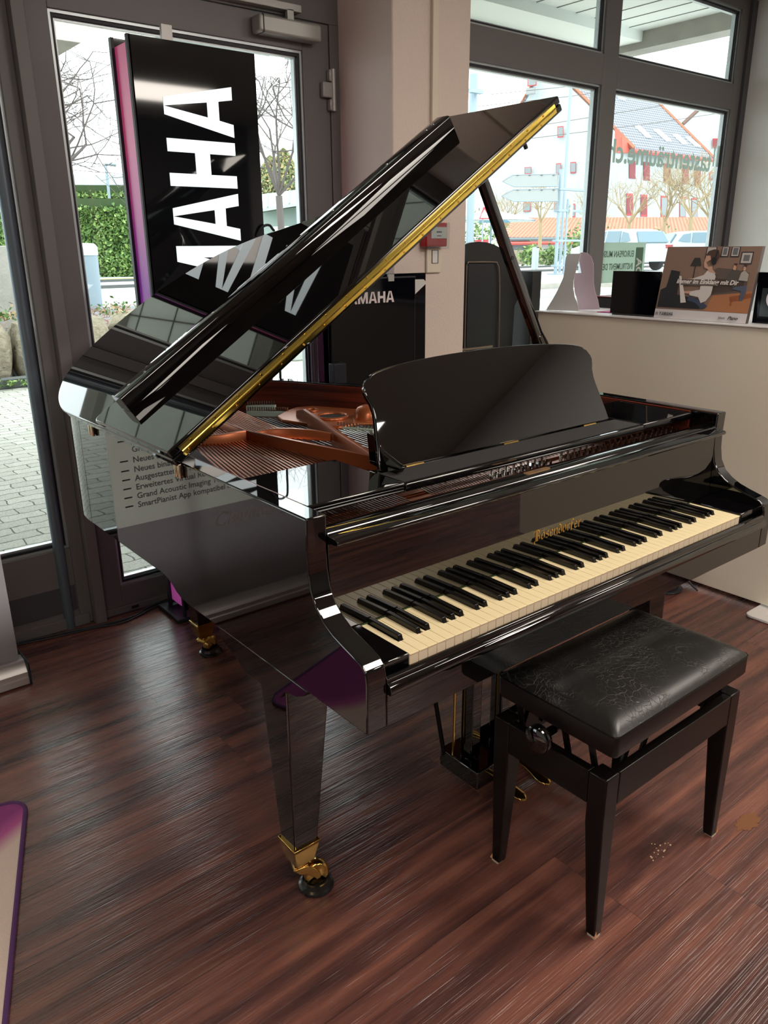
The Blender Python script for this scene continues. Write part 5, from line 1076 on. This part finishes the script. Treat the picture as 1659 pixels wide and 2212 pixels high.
gu = Vector((E0.x-E1.x, E0.y-E1.y, 0)).normalized(); W0 = Vector(E0); W1 = far(1340, 340, 78.3); W1.z = E1.z-.3
zz = .4
gab = [Vector((W0.x, W0.y, zz)), Vector((W1.x, W1.y, zz)), Vector((W1.x, W1.y, W1.z+1.0)), AP-Vector((0, 0, .35)), Vector((W0.x, W0.y, W0.z-.2))]
MB().prism(gab, (0, 0, 0), dv*.97).build('wall', WB, mh)
roof('roof', E1, E2, AP+dv, AP, HG, mh); roof('roof', E0+dv, E0, AP, AP+dv, HG, mh)
MB().tube([E1, AP, E0], .22, 4).build('verge_tiles', mat('verge_orange', srgb(156, 100, 76), .8), mh); MB().tube([E2, AP+dv], .2, 4).build('verge_tiles', mat('verge_orange'), mh)
MB().tube([E1-Vector((0, 0, .25)), E2-Vector((0, 0, .25))], .22, 6).build('gutter', mat('gutter_red', srgb(196, 84, 74), .6), mh)
REDW = mat('red_window_frame', srgb(184, 58, 62), .6); SHUT = mat('dark_red_blind', srgb(128, 52, 56), .6); DKG = mat('house_window_pane', srgb(120, 128, 130), .2)
def wall_pt(px, py, A_, B_):
    """point on the vertical wall through A_ and B_ seen at the pixel"""
    n_ = Vector((B_.y-A_.y, -(B_.x-A_.x), 0)); dd = RT*((px-829.5)/FPX)+DN*((py-1106)/FPX)+FW; t = (A_-CAM).dot(n_)/dd.dot(n_); return CAM+dd*t
def hwin(x0, x1, y0, y1, A_, B_, m, parent, fr=REDW, proud=.12):
    p = [wall_pt(x0, y0, A_, B_), wall_pt(x1, y0, A_, B_), wall_pt(x1, y1, A_, B_), wall_pt(x0, y1, A_, B_)]
    zt, zb = (p[0].z+p[1].z)/2, (p[2].z+p[3].z)/2
    for q_, z_ in zip(p, (zt, zt, zb, zb)): q_.z = z_
    n_ = (CAM-p[0]); n_.z = 0; n_.normalize(); w_ = MB().prism(p, n_*-.05, n_*proud).build('window', fr, parent)
    c_ = sum(p, Vector())/4; MB().prism([c_+(q_-c_)*.82 for q_ in p], n_*(proud-.02), n_*(proud+.03)).build('pane', m, w_); return w_
GA, GB = Vector((W0.x, W0.y, 0)), Vector((W1.x, W1.y, 0)); LA, LB = Vector((W1.x, W1.y, 0)), Vector((W1.x, W1.y, 0))+dv
for r_ in ((1204, 1217, 273, 297), (1133, 1148, 361, 376), (1201, 1212, 353, 376), (1232, 1244, 350, 374), (1130, 1146, 437, 457), (1197, 1208, 433, 457), (1230, 1242, 440, 470)): hwin(*r_, GA, GB, DKG, mh)
hwin(1139, 1159, 168, 186, GA, GB, DKG, mh); hwin(1136, 1157, 190, 204, GA, GB, SGN, mh, SGN); hwin(1272, 1283, 240, 303, GA, GB, WB, mh)
for k, x_ in enumerate((1359, 1390, 1434, 1474, 1500)):
    hwin(x_, x_+14, 347+k*3.2, 386+k*4, LA, LB, SHUT, mh, SHUT); hwin(x_-6, x_+9-k*.5, 418+k*2.5, 466+k*2, LA, LB, SHUT if k < 2 else DKG, mh)
# balcony recess painted orange at the corner of the gable
MB().prism([wall_pt(1328, 278, GA, GB), wall_pt(1341, 292, GA, GB), wall_pt(1341, 330, GA, GB), wall_pt(1328, 330, GA, GB)], (0, 0, 0), (-.1, -.3, 0)).build('recess_panel', mat('coral_paint', srgb(220, 100, 84), .7), mh)
pn = [wall_pt(1342, 296, LA, LB), wall_pt(1368, 322, LA, LB), wall_pt(1368, 330, LA, LB), wall_pt(1342, 331, LA, LB)]; MB().prism(pn, (0, 0, 0), (-.3, -.3, 0)).build('recess_panel', mat('coral_paint'), mh)
rn = (E1-AP).cross(dv).normalized(); rn = rn if rn.z > 0 else -rn
def roofpt(px, py):
    dd = RT*((px-829.5)/FPX)+DN*((py-1106)/FPX)+FW; t = (E1-CAM).dot(rn)/dd.dot(rn); return CAM+dd*t
for q_ in ([(1370, 273), (1380, 273), (1406, 299), (1396, 298)], [(1411, 281), (1421, 281), (1450, 307), (1439, 306)], [(1452, 291), (1462, 292), (1484, 312), (1475, 313)], [(1480, 298), (1490, 300), (1512, 318), (1502, 317)], [(1332, 204), (1340, 208), (1350, 218), (1335, 214)]):
    p = [roofpt(*u_) for u_ in q_]; f_ = MB().prism(p, rn*.02, rn*.16).build('skylight', mat('skylight_white', srgb(232, 238, 240), .4), mh)
# second white house on the right
h2 = empty('white_neighbour_house', tuple(far(1580, 450, 112).xy)+(.48,), 'white neighbouring house with brown roof edge behind the long tiled roof', 'house')
pts = [far(1475, 268, 112), far(1512, 234, 112), far(1640, 120, 112), far(1760, 250, 112)]; pts2 = pts+[Vector((pts[3].x, pts[3].y, .4)), Vector((pts[0].x, pts[0].y, .4))]
MB().prism(pts2, (0, 0, 0), (3, 9, 0)).build('wall', WB, h2); MB().tube(pts, .3, 4).build('roof_edge', mat('brown_roof_edge', srgb(110, 84, 74), .8), h2)
A_, B_ = Vector((pts[0].x, pts[0].y, 0)), Vector((pts[3].x, pts[3].y, 0)); hwin(1539, 1556, 299, 319, A_, B_, SHUT, h2); hwin(1532, 1547, 372, 388, A_, B_, DKG, h2)
# low building with orange tiled roof
lb_ = empty('orange_roof_pavilion', tuple(far(1250, 550, 60).xy)+(.48,), 'low building with orange tiled roof below the white gabled house', 'building')
D0 = 58
a, b, c, d = far(1092, 512, D0), far(1560, 522, D0+3), far(1560, 472, D0+13), far(1122, 470, D0+10); b.z = a.z; c.z = d.z
roof('roof', a, b, c, d, HO, lb_); e0, f0 = far(1100, 516, D0+1), far(1560, 526, D0+4)
roof('roof', far(1072, 508, D0+4), a, d, d+Vector((-.2, .2, 0)), HO, lb_)
MB().prism([Vector((e0.x, e0.y, .4)), Vector((f0.x, f0.y, .4)), Vector((f0.x, f0.y, a.z)), Vector((e0.x, e0.y, a.z))], (0, 0, 0), (1.5, 6, 0)).build('wall', mat('pavilion_render', srgb(206, 206, 204), .9), lb_)
MB().tube([a-Vector((0, 0, .15)), b-Vector((0, 0, .15))], .13, 6).build('gutter', mat('gutter_dark', srgb(104, 116, 120), .6), lb_); MB().tube([a-Vector((0, .1, .45)), b-Vector((0, .1, .45))], .12, 4).build('red_fascia', mat('gutter_red'), lb_)
for x0_, x1_ in ((1104, 1145), (1352, 1378), (1384, 1408), (1420, 1450), (1460, 1500)): hwin(x0_, x1_, 521, 546, Vector((e0.x, e0.y, 0)), Vector((f0.x, f0.y, 0)), mat('dark_glazing', srgb(96, 104, 106), .2), lb_, mat('brown_frame', srgb(104, 72, 66), .7))
# low stone walls, shrubs, bollards
for k, (x0_, x1_, y0_, y1_, dd_) in enumerate(((1095, 1134, 541, 561, 44), (1160, 1180, 543, 563, 43))):
    a = far(x0_, y0_, dd_); b = far(x1_, y0_, dd_); o = MB().prism([Vector((a.x, a.y, .45)), Vector((b.x, b.y, .45)), Vector((b.x, b.y, a.z)), Vector((a.x, a.y, a.z))], (0, 0, 0), (.4, .6, 0)).build('garden_wall', STONE, None, bevel=.03); props(o, ['longer pale rubble garden wall beyond the street', 'short block of rubble wall at the foot of the pollarded tree'][k], 'wall')
for k, (px, py, dd_, s_, lb) in enumerate(((1147, 552, 40.5, .4, 'green shrub between the two rubble garden walls'), (1192, 553, 41, .4, 'green shrub right of the short rubble wall'), (1256, 530, 40, .8, 'green shrub beside the window mullion'), (1424, 535, 46, .7, 'green shrub right of the white car'), (1032, 510, 40, .9, 'green shrub low down beside the pillar'))):
    c_ = far(px, py, dd_); r = random.Random(90+k); o = leaves(MB(), lambda: c_+Vector((r.gauss(0, s_*.6), r.gauss(0, s_*.6), r.gauss(0, s_*.6))), 500, .22, r).build('shrub', [GRN, GRN2], None); props(o, lb, 'shrub')
for k, (px, y0_, y1_, dd_) in enumerate(((1154, 534, 575, 32), (1160, 536, 568, 34))):
    a = far(px, y0_, dd_); o = MB().box(a.x-.07, a.x+.09, a.y-.05, a.y+.05, .45, a.z).build('white_bollard', WHB, None, bevel=.01); props(o, ['nearer white bollard slab on the pavement', 'farther white bollard slab on the pavement'][k], 'bollard')
# overhead wires
G_W = 'overhead tram wires'
for k, (xa, ya, xb, yb) in enumerate(((1128, 195, 1320, 170), (1104, 220, 1330, 190), (1210, 262, 1560, 200), (1180, 293, 1600, 235), (1250, 330, 1600, 300))):
    a = far(xa, ya, 34); b = far(xb, yb, 38); a = a+(a-b)*.3; b = b+(b-a)*.3
    if k > 3: continue
    o = MB().tube([a, a.lerp(b, .5)-Vector((0, 0, .1)), b], .012, 4).build('overhead_wire', BARKD, None); props(o, 'thin dark overhead wire crossing in front of the white gabled house, '+['topmost', 'second from the top', 'third from the top', 'lowest'][k], 'wire', G_W)
# steps right outside the shop window
STEP = mat('step_concrete', srgb(176, 180, 174), .9, vary=(4, .25))
for k in range(4):
    y = 8.2+k*.85; o = MB().box(5.0, 16, y, y+.845, -.02, .12+.12*k).build('stone_step', STEP, None, bevel=.02)
    props(o, ['lowest', 'second lowest', 'second highest', 'topmost'][k]+' grey concrete step leading up to the street, seen right of the piano prop', 'step', 'concrete steps outside the shop window')
o = MB().box(5.0, 18, 11.63, 11.99, -.02, .62).build('retaining_wall', CONC, None, bevel=.02); props(o, 'dark weathered low retaining wall above the concrete steps', 'wall')
# cars
def car(c, yaw, col, lab, L_=4.5, W_=1.85, H_=1.62):
    e_ = empty('car', tuple(c), lab, 'car'); R = Matrix.Rotation(yaw, 3, 'Z'); T = lambda v: Vector(c)+R@Vector(v)
    prof = [(-2.2, .35), (-2.25, .62), (-2.18, .86), (-1.5, .98), (-1.05, 1.04), (-.45, 1.46), (.1, 1.60), (1.1, 1.60), (1.75, 1.50), (2.08, 1.05), (2.2, .95), (2.24, .6), (2.18, .35)]
    k = H_/1.62; rings = []
    for yy, ins in ((-1, .10), (-.93, .03), (-.80, 0), (.80, 0), (.93, .03), (1, .10)):
        ring_ = []
        for x, z in prof:
            tw = max(0, (z-.95)/.65); zz_ = z*k; w_ = W_/2*(abs(yy)*(1-.17*tw)); ring_.append(T((x*(1-ins*.25), math.copysign(w_, yy), zz_-ins*.25*tw)))
        rings.append(ring_)
    PNT = mat('car_'+col[0], col[1], .18, coat=.6); body = MB().loft(rings).build('body', PNT, e_, bevel=.03)
    GLS = mat('car_glass', srgb(96, 120, 132), .08)
    for s_ in (-1, 1):
        for pts in ([(-.85, 1.06), (-.38, 1.42), (.12, 1.52), (.12, 1.06)], [(.20, 1.06), (.20, 1.53), (1.08, 1.52), (1.12, 1.08)], [(1.20, 1.09), (1.16, 1.50), (1.55, 1.44), (1.82, 1.14)]):
            mb = MB(); a_ = [T((x, s_*(W_/2*(1-.17*max(0, (z-.95)/.65))+.004), z*k)) for x, z in pts]; b__ = [T((x, s_*(W_/2*(1-.17*max(0, (z-.95)/.65))-.03), z*k)) for x, z in pts]; mb.loft([a_, b__]).build('side_window', GLS, e_)
        for x in (-1.42, 1.38):
            ct_ = T((x, s_*(W_/2-.10), .34)); ax = R@Vector((0, s_, 0)); u_ = R@Vector((1, 0, 0)); rg_ = []
            for r_w, h_ in ((.0, -.1), (.33, -.1), (.345, 0), (.33, .115), (.25, .12), (.24, .10)): rg_.append([ct_+ax*h_+(u_*math.cos(2*PI*j/24)+Vector((0, 0, 1))*math.sin(2*PI*j/24))*max(.005, r_w) for j in range(24)])
            wl = MB().loft(rg_, True, True).build('wheel', mat('tyre', srgb(34, 34, 36), .8), e_, smooth=True); sp2 = MB()
            for j in range(7):
                a_ = 2*PI*j/7; dd2 = u_*math.cos(a_)+Vector((0, 0, 1))*math.sin(a_); e2 = u_*-math.sin(a_)+Vector((0, 0, 1))*math.cos(a_); sp2.prism([ct_+ax*.105+dd2*.03+e2*.03, ct_+ax*.105+dd2*.24+e2*.035, ct_+ax*.105+dd2*.24-e2*.035, ct_+ax*.105+dd2*.03-e2*.03], (0, 0, 0), ax*.02)
            sp2.build('rim', mat('alloy', srgb(196, 200, 204), .3, .8), wl)
    mb = MB(); a_ = [T((1.80, y_, 1.47*k)) for y_ in (-.62, .62)]+[T((2.10, y_, 1.06*k)) for y_ in (.72, -.72)]; nrm = R@Vector((.06, 0, .03)); mb.prism(a_, (0, 0, 0), nrm).build('rear_window', GLS, e_)
    for s_ in (-1, 1): MB().box(-.04, .04, -.16, .16, -.07, .07).build('tail_lamp', mat('tail_red', srgb(150, 40, 40), .3), e_).matrix_world = Matrix.Translation(T((2.2, s_*.70, .92*k)))@R.to_4x4()
    return e_
g = far(1334, 585, 33); va = math.atan2(RT.y, RT.x)
car((g.x, g.y, .48), va-1.2, ('white', srgb(196, 204, 208)), 'white estate car parked beyond the street, its rear wheel beside the award card')
g = far(1520, 560, 38.0); car((g.x, g.y, .48), va+PI+.1, ('silver', srgb(160, 174, 182)), 'pale blue grey car whose roof shows above the picture board')
rc = far(1040, 540, 34); o = MB().box(rc.x-.25, rc.x+.25, rc.y-.2, rc.y+.2, .48, rc.z+.42).build('red_box', mat('sign_red'), None, bevel=.05); props(o, 'red street box low down beside the pillar', 'box')
